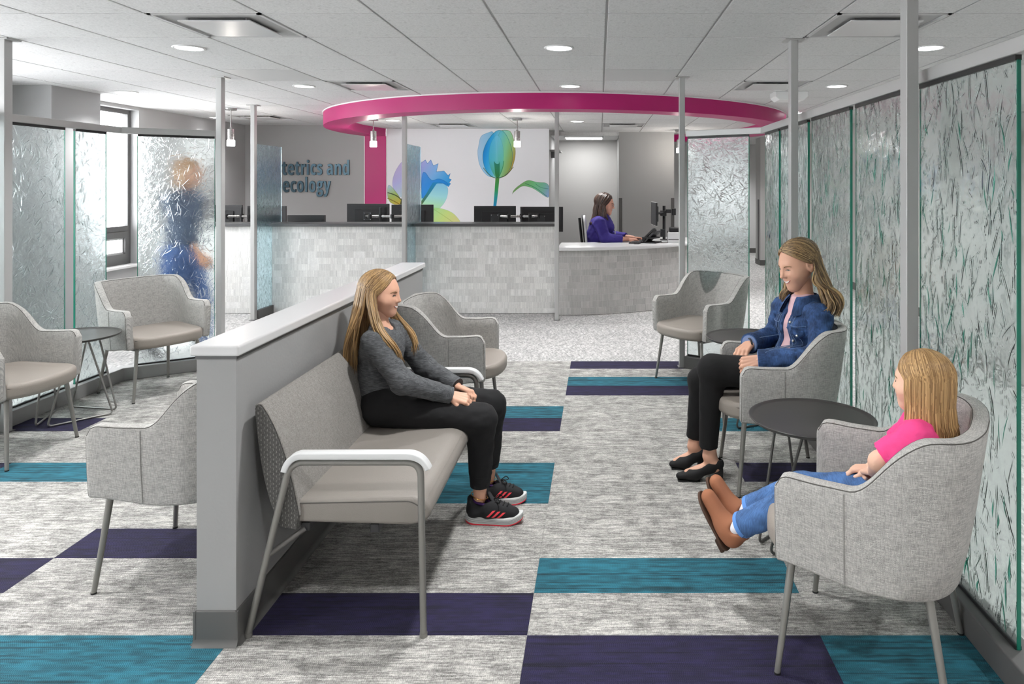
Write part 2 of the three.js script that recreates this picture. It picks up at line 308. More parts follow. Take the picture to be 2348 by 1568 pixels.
// ---- walls
const winA = [[7.1, 8.27], [3.0, 5.7], [.6, 2.6], [-1.8, .2]], WY0 = .62, WY1 = 2.40;  // first is in view; the others are unseen, sized for more daylight
{
  const list = [bx(LEFT - .2, LEFT, -.004, WY0, -4, BACK), bx(LEFT - .2, LEFT, WY1, 2.5, -4, BACK)];
  let at = -4; for (const [a, b] of [...winA].reverse()) { list.push(bx(LEFT - .2, LEFT, WY0, WY1, at, a)); at = b; }
  list.push(bx(LEFT - .2, LEFT, WY0, WY1, at, BACK));
  struct('wall_left', mg(list), M.wallGrey);
  struct('wall_pier', bx(LEFT, -4.97, -.004, 2.44, 6.43, 7.06), M.wallGrey);
  struct('wall_back', bx(LEFT - .2, -3.56, -.004, 2.5, BACK, BACK + .15), M.wallGrey);
  struct('wall_mural', bx(-3.22, -.787, -.004, 2.5, BACK, BACK + .15), M.wallWhite);
  struct('wall_niche_side', bx(-.93, -.787, -.004, 2.5, BACK + .15, 12.77), M.wallGrey);
  struct('wall_niche', bx(-.93, .55, -.004, 2.5, 12.77, 12.9), M.wallLight);
  struct('wall_niche_ceiling', bx(-.787, .32, CEIL2 - .055, 2.44, 11.52, 12.77), M.ceilTile);
  struct('wall_screen', bx(.32, 1.215, -.004, 2.43, 11.5, 12.95), M.wallMid);
  struct('wall_hall_end', bx(.5, 4.2, -.004, 2.5, 16, 16.15), M.wallWhite);
  struct('wall_hall_side', bx(.4, .55, -.004, 2.5, 12.95, 16), M.wallWhite);
  struct('wall_right', mg([bx(3.2, 3.4, -.004, 2.5, -4, 4.55), bx(3.2, 3.4, 2.12, 2.5, 4.55, 5.5), bx(3.2, 3.4, -.004, 2.5, 5.5, 7), bx(3.4, 3.75, -.004, 2.5, 6.85, 7), bx(3.75, 3.95, -.004, 2.5, 6.85, 16), bx(3.07, 3.75, -.004, 2.5, 13.5, 13.9)]), M.wallLight);
  struct('wall_behind', bx(LEFT - .2, 3.4, -.004, 2.5, -4.15, -4), M.wallLight);
  for (const [n, g] of [['baseboard_right', mg([bx(3.188, 3.2, -.004, .1, -4, 4.5), bx(3.188, 3.2, -.004, .1, 5.55, 7), bx(3.738, 3.75, -.004, .1, 7, 13.5), bx(3.058, 3.07, -.004, .1, 13.488, 13.9), bx(3.07, 3.738, -.004, .1, 13.488, 13.5)])], ['baseboard_end', bx(.55, 3.75, -.004, .1, 15.988, 16)], ['baseboard_pier', mg([bx(-4.97, -4.958, -.004, .1, 6.42, 7.06), bx(LEFT, -4.958, -.004, .1, 6.418, 6.43)])], ['baseboard_left', bx(LEFT, LEFT + .012, -.004, .1, -4, 6.43)]]) struct(n, g, M.rubber);
  // corner guards on the hall walls
  for (const [x, d] of [[.345, 11.492], [1.19, 11.492]]) { const c = struct('trim_1', bx(x - .027, x + .027, .35, 1.32, d - .002, d + .008, .002), M.rubberDark); c.name = x < 1 ? 'trim_1' : 'trim_2'; }
  struct('trim_3', bx(3.05, 3.07, .1, 1.25, 13.6, 13.66), M.alum);
  struct('trim_4', mg([bx(-3.565, -3.55, 0, 2.27, BACK - .012, BACK), bx(-3.228, -3.215, 0, 2.27, BACK - .012, BACK)]), M.white);
  // door beyond the glass on the right
  const dr = struct('door_1', bx(3.24, 3.285, .005, 2.08, 4.6, 5.45), M.wallLight);
  part('door_frame', mg([bx(3.17, 3.3, 0, 2.14, 4.54, 4.595), bx(3.17, 3.3, 0, 2.14, 5.455, 5.51), bx(3.17, 3.3, 2.085, 2.14, 4.54, 5.51)]), M.steel, dr);
  for (const y of [.25, 1.05, 1.85]) part('hinge', bx(3.165, 3.2, y, y + .1, 5.42, 5.46), M.steelDark, dr);
  part('door_handle', mg([bx(3.2, 3.24, 1.0, 1.02, 4.66, 4.68), bx(3.195, 3.21, 1.0, 1.02, 4.66, 4.79)]), M.steelDark, dr);
}
// ---- windows in the left wall
winA.forEach(([a, b], n) => {
  const x = LEFT - .13, ring = (a0, a1, y0, y1, t, x0, x1) => mg([bx(x0, x1, y1 - t, y1, a0, a1), bx(x0, x1, y0, y0 + t, a0, a1), bx(x0, x1, y0 + t, y1 - t, a0, a0 + t), bx(x0, x1, y0 + t, y1 - t, a1 - t, a1)]);
  const w = struct(`window_${n + 1}`, ring(a, b, WY0, WY1, .05, x - .03, x + .03), M.alum);
  part('pane', bx(x - .004, x + .004, 1.06, WY1 - .05, a + .05, b - .05), M.pane, w);
  part('mullion', bx(x - .03, x + .035, 1.0, 1.06, a + .05, b - .05), M.alum, w);
  const s = part('hopper_sash', ring(a + .052, b - .052, .672, .998, .07, x - .02, x + .05), M.alum, w);
  part('glazing_bead', ring(a + .122, b - .122, .742, .928, .02, x - .01, x + .03), M.alumLight, s);
  part('pane', bx(x - .004, x + .004, .762, .908, a + .142, b - .142), M.pane, s);
  part('window_sill', bx(LEFT - .1, LEFT + .03, WY0 - .03, WY0, a - .02, b + .02, .006), M.white, w);
});
// ---- ceiling fixtures
{
  const trimG = new THREE.LatheGeometry([[.098, 0], [.1, -.004], [.092, -.009], [.082, -.006], [.08, .0]].map(p => new THREE.Vector2(...p)), 32), lensG = new THREE.CylinderGeometry(.08, .08, .004, 32);
  const rows = [[4.668, CEIL], [6.487, CEIL], [2.84, CEIL], [1.0, CEIL], [-.85, CEIL], [-2.7, CEIL]];
  const say = { '-2.703': 'left', '-0.265': 'middle', '2.174': 'right' };
  const lamp = (x, d, y, label, k = 1) => {
    const t = thing('downlight', label, 'ceiling light', [x, y, -d], 0, 'recessed ceiling downlights');
    part('trim_ring', trimG, M.white, t); part('lens', lensG, M.lamp, t).position.y = -.004;
    const s = new THREE.SpotLight(0xffffff, DOWNLIGHT * k, 0, 1.12, .75, 2); s.position.set(x, y - .02, -d); s.target.position.set(x, 0, -d); s.castShadow = true; s.shadow.radius = 4; scene.add(s, s.target);
  };
  for (const [d, y] of rows) for (const x of [-2.703, -.265, 2.174])
    lamp(x, d, y, d > 6 ? `round downlight in the row just before the magenta ring, ${say[x]} one` : d > 4 ? `round downlight in the nearest visible ceiling row, ${say[x]} one` : `round recessed downlight out of view above, ${say[x]} of the row ${d > 2 ? 'nearest' : d > 0 ? 'over' : d > -1 ? 'just behind' : 'farthest behind'} the viewpoint`);
  lamp(-.29, 9.5, CEIL2, 'small round downlight inside the magenta ring, above the seated receptionist');
  lamp(-2.72, 9.35, CEIL2, 'small round downlight inside the magenta ring, above the daffodil mural');
  lamp(-5.142, 9.53, CEIL, 'small round downlight in the far left corner over the end of the counter', .8);
  lamp(1.6, 8.9, CEIL2, 'round downlight inside the magenta ring near the right glass screen');
  lamp(2.9, 14.9, CEIL, 'added round downlight that lights the far end of the right corridor');  // unseen lamp, added to light the end wall
  lamp(-4.6, 6.9, CEIL, 'round downlight between the left window and the glass screen', .8);
  lamp(2.48, 12.3, CEIL, 'added round downlight brightening the right corridor just before its far end');  // unseen, added so the corridor end looks brighter
  lamp(2.48, 8.9, CEIL, 'added round downlight brightening the corridor behind the right glass screens');  // unseen, added to brighten what shows through the glass
  // square plaque diffusers: open frame with a flat plate hung in it
  const diffuser = (x, d, y, label, s = .6) => {
    const t = thing('air_diffuser', label, 'air vent', [x, y, -d], 0, 'square ceiling diffusers'), h = s / 2;
    part('frame', mg([cb(s, .03, .02, 0, .012, h - .01), cb(s, .03, .02, 0, .012, -h + .01), cb(.02, .03, s, h - .01, .012, 0), cb(.02, .03, s, -h + .01, .012, 0)]), M.ceilSmooth, t);
    const cone = new THREE.CylinderGeometry(.18 * 1.4142, (h - .01) * 1.4142, .05, 4, 1, true).rotateY(Math.PI / 4).translate(0, .03, 0);
    part('throat', toCreasedNormals(clean(cone), .5), std(0x8a8a8a, .4), t);
    part('plate', cb(s * .66, .008, s * .66, 0, -.012, 0, .003), std(0xcfcfcf, .25), t);
    for (const a of [-1, 1]) for (const b of [-1, 1]) part('hanger', cb(.01, .05, .01, a * .16, .012, b * .16), M.steelDark, t);
    return t;
  };
  diffuser(-2.093, 4.044, CEIL, 'large square ceiling diffuser near the top left of the view');
  diffuser(1.564, 4.044, CEIL, 'large square ceiling diffuser near the top right, crossed by a post');
  diffuser(-2.093, 6.482, CEIL, 'square ceiling diffuser just left of the magenta ring');
  diffuser(1.564, 6.482, CEIL, 'square ceiling diffuser above the right end of the magenta ring');
  diffuser(-2.094, 10.14, CEIL2, 'square ceiling diffuser inside the ring above the tulip mural');
  diffuser(.345, 10.14, CEIL2, 'square ceiling diffuser inside the ring above the receptionist desk');
  diffuser(-4.532, 9.53, CEIL, 'square ceiling diffuser in the far left corner above the lettering');
  // lit panel over the niche
  const tr = thing('troffer_light', 'flat lit rectangular ceiling panel above the pale niche wall', 'ceiling light', [-.26, CEIL2 - .055, -12.1]);
  part('frame', mg([cb(.66, .012, .02, 0, -.004, .3), cb(.66, .012, .02, 0, -.004, -.3), cb(.02, .012, .62, .32, -.004, 0), cb(.02, .012, .62, -.32, -.004, 0)]), M.white, tr);
  part('diffuser_panel', cb(.62, .006, .58, 0, -.004, 0), M.lampSoft, tr);
  const al = new THREE.RectAreaLight(0xffffff, 6, .6, .56); al.position.set(-.26, CEIL2 - .075, -12.1); al.lookAt(-.26, 0, -12.1); scene.add(al);
  // little white box on the ceiling near the right posts
  const ap = thing('ceiling_sensor', 'white boxy ceiling unit beside the right end of the magenta ring', 'sensor', [1.86, CEIL, -6.95]);
  part('housing', (() => { const s = new THREE.Shape([[-.16, 0], [.16, 0], [.16, -.05], [.12, -.085], [-.12, -.085], [-.16, -.05]].map(p => new THREE.Vector2(...p))); return metric(extrude(s, .22, .006).translate(0, 0, -.11)); })(), M.white, ap);
  part('lens', cyl(.02, .02, .01, .06, -.088, 0), M.dark, ap);
}
// ---- the magenta ring with the band that runs down the wall
{
  const ring = thing('ring_soffit', 'large magenta ring hung below the ceiling over the reception', 'soffit', [RING.x, 0, -RING.d]);
  const a0 = Math.PI + Math.asin((BACK - RING.d) / RING.R) * -1, s = new THREE.Shape();
  // angles measured in (x, d): from the left wall through the front to the back right
  const aL = Math.PI - Math.asin((BACK - RING.d) / RING.R), aLi = Math.PI - Math.asin((BACK - RING.d) / RING.r), aR = Math.PI * 2 + .87;
  const arc = (R, f, t, n = 120) => Array.from({ length: n + 1 }, (_, k) => new THREE.Vector2(R * Math.cos(lerp(f, t, k / n)), R * Math.sin(lerp(f, t, k / n))));
  const outline = [...arc(RING.R, aL, aR), ...arc(RING.r, aR, aLi)];
  const g = new THREE.ExtrudeGeometry(new THREE.Shape(outline), { depth: CEIL - .001 - RING.y0, bevelEnabled: false }); g.rotateX(-Math.PI / 2); g.translate(0, RING.y0, 0);
  part('band', toCreasedNormals(clean(g), .4), M.magenta, ring);
  const tg = new THREE.ExtrudeGeometry(new THREE.Shape([...arc(RING.R + .012, aL, aR), ...arc(RING.R - .002, aR, aL)]), { depth: .012, bevelEnabled: false }); tg.rotateX(-Math.PI / 2); tg.translate(0, CEIL - .013, 0);
  part('ceiling_trim', toCreasedNormals(clean(tg), .4), M.white, ring);
  part('wall_band', bx(-3.55 - RING.x, -3.228 - RING.x, 0, RING.y0, BACK - .02 - RING.d, BACK + .12 - RING.d), M.magenta, ring);
}
// ---- pendants
{
  const pendant = (x, d, ceil, bottom, label) => {
    const t = thing('pendant_lamp', label, 'pendant lamp', [x, ceil, -d], 0, 'pendant lamps over the counter'), L = ceil - bottom;
    part('canopy', new THREE.LatheGeometry([[0, 0], [.062, 0], [.064, -.004], [.062, -.026], [0, -.026]].map(p => new THREE.Vector2(...p)), 28), M.brushed, t);
    part('rod', cyl(.006, .006, L - .24, 0, -(L - .24) / 2 - .02, 0, 8), M.brushed, t);
    part('sleeve', new THREE.LatheGeometry([[0, -L + .225], [.012, -L + .222], [.014, -L + .205], [.036, -L + .203], [.038, -L + .2], [.038, -L + .075], [.034, -L + .072], [0, -L + .072]].map(p => new THREE.Vector2(...p)), 28), M.brushed, t);
    part('lamp_glass', new THREE.LatheGeometry([[0, -L], [.040, -L], [.043, -L + .003], [.043, -L + .072], [0, -L + .073]].map(p => new THREE.Vector2(...p)), 28), M.lamp, t);
    const p = new THREE.PointLight(0xfff6ec, PENDANT, 0, 2); p.position.set(x, bottom + .035, -d); p.castShadow = true; p.shadow.radius = 1.4; scene.add(p);
  };
  pendant(-4.35, 8.37, CEIL, 1.99, 'brushed steel pendant lamp at far left, between two posts');
  pendant(-2.9, 9.1, CEIL2, 2.02, 'brushed steel pendant lamp in front of the magenta wall band');
  pendant(-1.053, 9.1, CEIL2, 2.02, 'brushed steel pendant lamp beside the blue tulip');
  pendant(1.24, 11.0, CEIL2, 2.03, 'brushed steel pendant lamp half hidden by a post at the far right');
}
// ---- posts
function post(x, d, label, w = .046, l = .062) {
  const t = thing('screen_post', label, 'post', [x, 0, -d], 0, 'floor-to-ceiling steel posts');
  part('shaft', cb(w, 2.438, l, 0, 1.219, 0, .003), M.steel, t);
  part('ceiling_plate', cb(w + .07, .006, l + .05, 0, 2.436, 0), M.steel, t);
  part('floor_plate', cb(w + .02, .005, l + .02, 0, .0025, 0), M.steelDark, t);
  return t;
}
post(1.21, 2.766, 'steel post standing right behind the little girl in pink'); post(1.21, 4.42, 'steel post behind the woman in the denim jacket'); post(.697, 5.98, 'steel post left of the far right glass panel');
post(-3.69, 4.40, 'steel post at the left edge of the view'); post(-3.185, 5.96, 'steel post right of the walking person behind glass');
post(-3.93, 8.06, 'steel post with the blue glass fin that hides part of the lettering'); post(-2.215, 8.06, 'steel post before the daffodil, with a narrow blue glass fin'); post(-.482, 8.06, 'steel post where the tall counter meets the low desk');
// ---- glass screens: each run is one thing with its base, rail and panels
reseed(77);
function glassScreen(a, b, label, panels, mat, curbMat, len = [0, 1]) {      // a, b: [x, d] ends of the run; panels: [from, to] along it in metres
  const dx = b[0] - a[0], dz = -(b[1] - a[1]), L = Math.hypot(dx, dz), t = thing('glass_screen', label, 'glass screen', [(a[0] + b[0]) / 2, 0, -(a[1] + b[1]) / 2], -Math.atan2(dz, dx));
  part('base_curb', cb(L, .1, .10, 0, .05, 0, .006), curbMat, t);
  part('rail', cb(L, .05, .045, 0, 1.965, 0, .004), M.steel, t);
  panels.forEach(([p, q], k) => {
    const w = q - p, x = (p + q) / 2 - L / 2, g = cb(w, 1.825, .012, 0, 0, 0), uv = g.attributes.uv; for (let i = 0; i < uv.count; i++) uv.setXY(i, uv.getX(i) + k * .31 + a[0], uv.getY(i) + k * .17 + a[1]);
    const s = part('glass_panel', g, mat, t); s.position.set(x, .1 + .9125, 0);
    for (const e of [-1, 1]) part('polished_edge', cb(.004, 1.822, .0122, e * (w / 2 + .0015), 0, 0), M.glassEdge, s);
    if (mat === M.glassGreen) {                                     // thick folds of glass standing off the sheet
      const folds = []; for (let i = 0; i < 64 * w / .65; i++) { const L = rr(.03, .15), x0 = rr(-w / 2 + .03, w / 2 - .03), y0 = rr(-.85, .78), a = (rnd() + rnd() - 1) * .75, r = rr(.0018, .0042), b = rr(-.01, .01); folds.push(sweep(curvePts([[x0 - Math.sin(a) * L / 2, y0 - Math.cos(a) * L / 2, .0045], [x0 + b, y0, .0055], [x0 + Math.sin(a) * L / 2, y0 + Math.cos(a) * L / 2, .0045]], 8).map(p => V(p.x, p.y, p.z)), u => r * Math.sin(Math.PI * (.06 + .88 * u)), 8)); }
      for (const f of [1, -1]) { const m = part('fold', mg(folds.filter((_, i) => (i % 2) === (f > 0 ? 0 : 1)).map(q => f > 0 ? q : q.clone().rotateY(Math.PI))), M.glassRidge, s); m.userData.kind = 'stuff'; }
    }
    part('top_channel', cb(w, .018, .02, 0, .919, 0), M.channel, s); part('bottom_channel', cb(w, .012, .02, 0, -.9075, 0), M.channel, s);
  });
  return t;
}
const RX = 1.296, LX = -3.776, WC = [RX, 5.6], PC = [.735, 5.975], VL = [LX, 5.58], PE = [-3.225, 5.955];
glassScreen([RX, -.5], WC, 'tall green textured glass screen with green edges along the right side', [[2.19, 2.85], [2.92, 3.565], [3.645, 4.30], [4.385, 5.04], [5.09, 5.5]].map(p => p.map(q => q + .5)), M.glassGreen, M.rubberDark);  // base darker than on the left run: shade put into its colour
glassScreen(WC, PC, 'short silvery crinkled glass screen between the far post and the right corridor', [[.12, .66]], M.glassClear, M.rubber);
glassScreen([LX, -.5], VL, 'crinkled clear glass screen behind the left armchairs, at the left edge', [[3.74, 4.36], [4.42, 5.0], [5.1, 5.42]].map(p => p.map(q => q + .5)), M.glassFrost, M.curbLit);
glassScreen(VL, PE, 'short crinkled glass screen with the walking person behind it', [[.12, .66]], M.glassFrost, M.curbLit);
// ---- blue glass fins at the counter
for (const [x, label] of [[-3.915, 'blue crinkled glass fin crossing the counter before the lettering'], [-2.2, 'narrow blue crinkled glass fin crossing the counter before the daffodil']]) {
  const t = thing('glass_fin', label, 'glass panel', [x, 0, -8.1], 0, 'blue fins on the counter');
  const s = new THREE.Shape([[.0, .1], [.37, .1], [.37, 1.078], [.62, 1.078], [.62, 2.0], [0, 2.0]].map(p => new THREE.Vector2(...p)));
  const g = new THREE.ExtrudeGeometry(s, { depth: .012, bevelEnabled: false }); g.translate(0, 0, -.006); g.rotateY(Math.PI / 2);
  part('sheet', metric(g), M.glassBlue, t);
  part('base_curb', cb(.05, .1, .37, 0, .05, -.185, .004), M.rubber, t);
}
// ---- half wall in the middle
{
  const t = thing('half_wall', 'grey half-height partition with a pale stone cap between the seats', 'partition', [-1.28, 0, -3.62]);
  part('wall_body', cb(.132, .965, 2.5, 0, .4825, 0), M.wallMid, t);
  part('cap', cb(.166, .036, 2.53, 0, .984, 0, .008), M.quartz, t);
  part('cap_reveal', cb(.138, .012, 2.506, 0, .9605, 0), M.alum, t);
  const prof = new THREE.Shape(); prof.moveTo(0, 0); prof.lineTo(.020, 0); prof.quadraticCurveTo(.009, .006, .007, .022); prof.lineTo(.006, .112); prof.lineTo(.002, .115); prof.lineTo(0, .115);
  const strip = L => { const g = extrude(prof, L); return g.translate(0, 0, -L / 2); };
  const a = strip(2.515).translate(.066, 0, 0), b = strip(2.515).rotateY(Math.PI).translate(-.066, 0, 0), c = strip(.15).rotateY(-Math.PI / 2).translate(0, 0, 1.25), e = strip(.15).rotateY(Math.PI / 2).translate(0, 0, -1.25);
  for (const g of [a, b, c, e]) part('baseboard', g, M.rubber, t);
}

// ================================================================ RECEPTION
{
  const t = thing('reception_counter', 'long tall reception counter faced in pale tiles with a dark ledge', 'counter', [-2.935, 0, -8.47]);
  part('carcass', cb(4.86, 1.04, .14, 0, .52, -.0712), M.grout, t);
  part('ledge', cb(4.865, .034, .42, 0, 1.057, -.14, .004), M.ledge, t);
  part('worktop', cb(4.8, .035, .7, 0, .735, -.5, .004), M.white, t);
  reseed(21);
  const H = .0755, widths = [.105, .135, .165], cache = {}, list = [];
  for (let row = 0; row < 14; row++) {
    let x = -2.43 - rnd() * .1; const y0 = 1.04 - H * (row + 1);
    while (x < 2.43) {
      const k = Math.floor(rnd() * 3), v = Math.floor(rnd() * 3); let a = Math.max(x, -2.43), b = Math.min(x + widths[k], 2.43); x += widths[k];
      if (b - a < .03) continue;
      list.push({ a, b, y0: Math.max(y0, 0), y1: y0 + H, v, m: Math.floor(rnd() * 5) });
    }
  }
  for (const q of list) {
    const X = (q.a + q.b) / 2 - 2.94, d = 8.465, px = 1374 + X * FOCAL / d, py = 423 + (EYE - (q.y0 + q.y1) / 2) * FOCAL / d;
    q.hidden = px < 512 ? 2 : px < 905 && py > 602 + (905 - px) * .41 ? 3 : py > 680 && px < 960 ? 3 : px < 600 ? 1 : 0;
  }
  list.sort((p, q) => p.hidden - q.hidden || q.y0 - p.y0);
  const geo = (w, h, v) => { const kk = w.toFixed(3) + h.toFixed(3) + v; if (!cache[kk]) { const g = cb(w - .0014, h - .0014, .008), uv = g.attributes.uv; for (let i = 0; i < uv.count; i++) uv.setXY(i, uv.getX(i) * 2 + v * .31, uv.getY(i) * 2 + v * .17); cache[kk] = g; } return cache[kk]; };
  list.slice(0, 298).forEach(q => { const p = part('tile', geo(q.b - q.a, q.y1 - q.y0, q.v), M.tiles[q.m], t); p.position.set((q.a + q.b) / 2, (q.y0 + q.y1) / 2, -.004); });
  for (let m = 0; m < 2; m++) { const rest = list.slice(298).filter(q => q.m % 2 === m).map(q => clean(geo(q.b - q.a, q.y1 - q.y0, q.v)).translate((q.a + q.b) / 2, (q.y0 + q.y1) / 2, -.004)); const p = part('tile', mergeGeometries(rest), M.tiles[m], t); p.userData.kind = 'stuff'; }
}
const DC = [-.45, 10.4], DR = 2.05, onDesk = (R, a) => [DC[0] + R * Math.sin(a), DC[1] - R * Math.cos(a)];
{
  const t = thing('reception_desk', 'low curved reception desk with a white top and tiled front', 'desk', [DC[0], 0, -DC[1]]);
  const arcBand = (R0, R1, a0, a1, y0, y1) => { const s = new THREE.Shape(), n = 48; for (let k = 0; k <= n; k++) { const a = lerp(a0, a1, k / n); k ? s.lineTo(R1 * Math.sin(a), R1 * Math.cos(a)) : s.moveTo(R1 * Math.sin(a), R1 * Math.cos(a)); } for (let k = n; k >= 0; k--) { const a = lerp(a0, a1, k / n); s.lineTo(R0 * Math.sin(a), R0 * Math.cos(a)); } const g = new THREE.ExtrudeGeometry(s, { depth: y1 - y0, bevelEnabled: y1 - y0 < .1, bevelThickness: .004, bevelSize: .004, bevelSegments: 2 }); g.rotateX(Math.PI / 2); return toCreasedNormals(clean(g.translate(0, y1, 0)), .5); };
  // (shape lies in x, z with z towards the viewer)
  part('front', arcBand(DR - .06, DR + .0028, -.012, 1.25, 0, .765), M.grout, t);
  part('desk_top', arcBand(1.40, DR + .05, -.02, 1.27, .766, .797), M.quartz, t);
  part('end_panel', cb(.03, .765, .6, -.035, .3825, 1.7), M.white, t);
  reseed(31); const H = .0755, cache = {};
  for (let row = 0; row < 11; row++) {
    let a = -.01 - rnd() * .03; const y0 = Math.max(.765 - H * (row + 1), 0), y1 = .765 - H * row; if (y1 - y0 < .01) continue;
    while (a < 1.2) {
      const w = [.105, .135, .165][Math.floor(rnd() * 3)], b = a + w / DR, key = w + y0.toFixed(2), v = Math.floor(rnd() * 3);
      if (!cache[key + v]) { const g = cb(w - .0014, y1 - y0 - .0014, .008), uv = g.attributes.uv; for (let i = 0; i < uv.count; i++) uv.setXY(i, uv.getX(i) * 2 + v * .31, uv.getY(i) * 2 + v * .17); cache[key + v] = g; }
      const p = part('tile', cache[key + v], M.shadedDeskTiles[Math.floor(rnd() * 5)], t), m = (a + b) / 2; p.position.set(DR * Math.sin(m), (y0 + y1) / 2, DR * Math.cos(m)); p.rotation.y = m; a = b;
    }
  }
}
// ---- lettering on the back wall, partly behind the blue fin
{
  const font = await new FontLoader().loadAsync('fonts/droid/droid_sans_bold.typeface.json');
  const xEnd = -3.797, mk = s => { const g = new TextGeometry(s, { font, size: .215, depth: .022, curveSegments: 6, bevelEnabled: true, bevelThickness: .002, bevelSize: .0015, bevelSegments: 1 }); g.computeBoundingBox(); return g; };
  const probe = mk('tetrics and'), sx = 1.02 / (probe.boundingBox.max.x - probe.boundingBox.min.x);
  const l1 = mk('Obstetrics and'), w1 = (l1.boundingBox.max.x - l1.boundingBox.min.x) * sx, x0 = xEnd - w1;
  [['Obstetrics and', 1.684, 'upper'], ['Gynecology', 1.426, 'lower']].forEach(([s, y, w]) => {
    const t = thing('wall_lettering', `raised blue-grey metal letters, the ${w} line of the department name on the grey wall`, 'sign', [x0, y, -(BACK - .001)]);
    const adv = []; let pen = 0;
    for (const ch of s) { adv.push(pen); pen += (font.data.glyphs[ch] ?? font.data.glyphs['?']).ha / font.data.resolution * .215; }
    [...s].forEach((ch, i) => { if (ch === ' ') return; const g = mk(ch); g.translate(adv[i], 0, 0); g.scale(sx, 1, 1); g.computeVertexNormals(); part('letter', g, M.letter, t); });
  });
}
// ---- wall print with flowers (x-ray look)
{
  const S = 4, W = 378, Hh = 232, X0 = 881, Y0 = 293, cv = document.createElement('canvas'); cv.width = W * S; cv.height = Hh * S;
  const c = cv.getContext('2d'); c.fillStyle = '#e6e6ea'; c.fillRect(0, 0, cv.width, cv.height);
  const q = (x, y) => [(x / 5.87 + 880 - X0) * S, (y / 5.87 + 280 - Y0) * S];          // coordinates as read off an enlarged view
  const path = pts => { c.beginPath(); const p = pts.map(([x, y]) => q(x, y)), n = p.length; c.moveTo((p[n - 1][0] + p[0][0]) / 2, (p[n - 1][1] + p[0][1]) / 2); for (let i = 0; i < n; i++) { const b = p[(i + 1) % n]; c.quadraticCurveTo(p[i][0], p[i][1], (p[i][0] + b[0]) / 2, (p[i][1] + b[1]) / 2); } c.closePath(); };
  const sharp = pts => { c.beginPath(); pts.forEach(([x, y], i) => i ? c.lineTo(...q(x, y)) : c.moveTo(...q(x, y))); c.closePath(); };
  const line = (pts, col, w) => { c.beginPath(); const p = pts.map(([x, y]) => q(x, y)); c.moveTo(...p[0]); for (let i = 1; i < p.length - 1; i++) c.quadraticCurveTo(p[i][0], p[i][1], (p[i][0] + p[i + 1][0]) / 2, (p[i][1] + p[i + 1][1]) / 2); c.lineTo(...p[p.length - 1]); c.strokeStyle = col; c.lineWidth = w; c.stroke(); };
  const fill = (x0, y0, x1, y1, stops, edge, lw = 2) => { const [a, b] = q(x0, y0), [e, f] = q(x1, y1), g = c.createLinearGradient(a, b, e, f); stops.forEach(([t, k]) => g.addColorStop(t, k)); c.fillStyle = g; c.fill(); if (edge) { c.strokeStyle = edge; c.lineWidth = lw; c.stroke(); } };
  // tulip
  path([[1390, 130], [1290, 170], [1270, 290], [1248, 380], [1270, 560], [1360, 700], [1480, 745], [1500, 400], [1480, 100]]); fill(1250, 300, 1500, 300, [[0, 'rgba(150,190,225,.75)'], [1, 'rgba(90,180,225,.8)']], 'rgba(60,130,180,.8)');
  path([[1660, 90], [1720, 130], [1760, 300], [1770, 440], [1720, 620], [1640, 710], [1540, 745], [1520, 300], [1540, 100]]); fill(1520, 300, 1770, 420, [[0, 'rgba(120,205,190,.8)'], [.6, 'rgba(140,195,120,.85)'], [1, 'rgba(165,140,50,.9)']], 'rgba(110,100,40,.9)', 3);
  path([[1480, 120], [1380, 240], [1318, 400], [1330, 560], [1390, 680], [1490, 745], [1560, 745], [1660, 680], [1720, 560], [1730, 400], [1690, 250], [1620, 120], [1550, 88]]); fill(1318, 400, 1740, 480, [[0, 'rgba(0,120,200,.95)'], [.18, 'rgba(10,150,220,.85)'], [.45, 'rgba(90,190,215,.75)'], [.7, 'rgba(120,200,150,.7)'], [1, 'rgba(130,150,60,.8)']], 'rgba(20,110,130,.9)', 3);
  path([[1520, 130], [1430, 260], [1400, 430], [1420, 600], [1500, 740], [1540, 740], [1590, 600], [1610, 430], [1590, 260]]); fill(1500, 130, 1500, 745, [[0, 'rgba(120,200,235,.5)'], [.6, 'rgba(80,185,190,.6)'], [1, 'rgba(60,150,90,.8)']], 'rgba(40,130,150,.4)');
  path([[1480, 560], [1470, 500], [1500, 550], [1545, 550], [1550, 500], [1555, 570], [1550, 740], [1495, 740]]); fill(1510, 500, 1510, 740, [[0, 'rgba(20,120,110,.9)'], [1, 'rgba(40,120,50,.95)']]);
  line([[1610, 510], [1600, 590], [1555, 700], [1540, 742]], 'rgba(30,130,90,.8)', 6); line([[1330, 600], [1400, 700], [1500, 748], [1640, 710], [1740, 590]], 'rgba(40,60,20,.65)', 6);
  sharp([[1495, 740], [1548, 740], [1530, 930], [1505, 1130], [1465, 1130], [1482, 930]]); fill(1510, 740, 1490, 1130, [[0, '#4d8a3c'], [.35, '#2f9a50'], [.7, '#1c97a0'], [1, '#0f8ccc']]);
  // leaf at the right
  path([[1722, 965], [1740, 900], [1840, 820], [1930, 765], [2010, 780], [2060, 800], [2230, 800], [2230, 1000], [2190, 1000], [2080, 920], [1980, 860], [1860, 840], [1790, 890], [1730, 940]]); fill(1800, 780, 2220, 980, [[0, 'rgba(100,150,70,.9)'], [.45, 'rgba(90,185,110,.85)'], [.75, 'rgba(90,170,140,.8)'], [1, 'rgba(110,140,200,.8)']], 'rgba(60,100,60,.7)');
  line([[1900, 812], [2010, 850], [2110, 920], [2195, 985]], 'rgba(30,90,80,.7)', 5); line([[2040, 815], [2090, 865], [2215, 885]], 'rgba(40,110,80,.7)', 4);
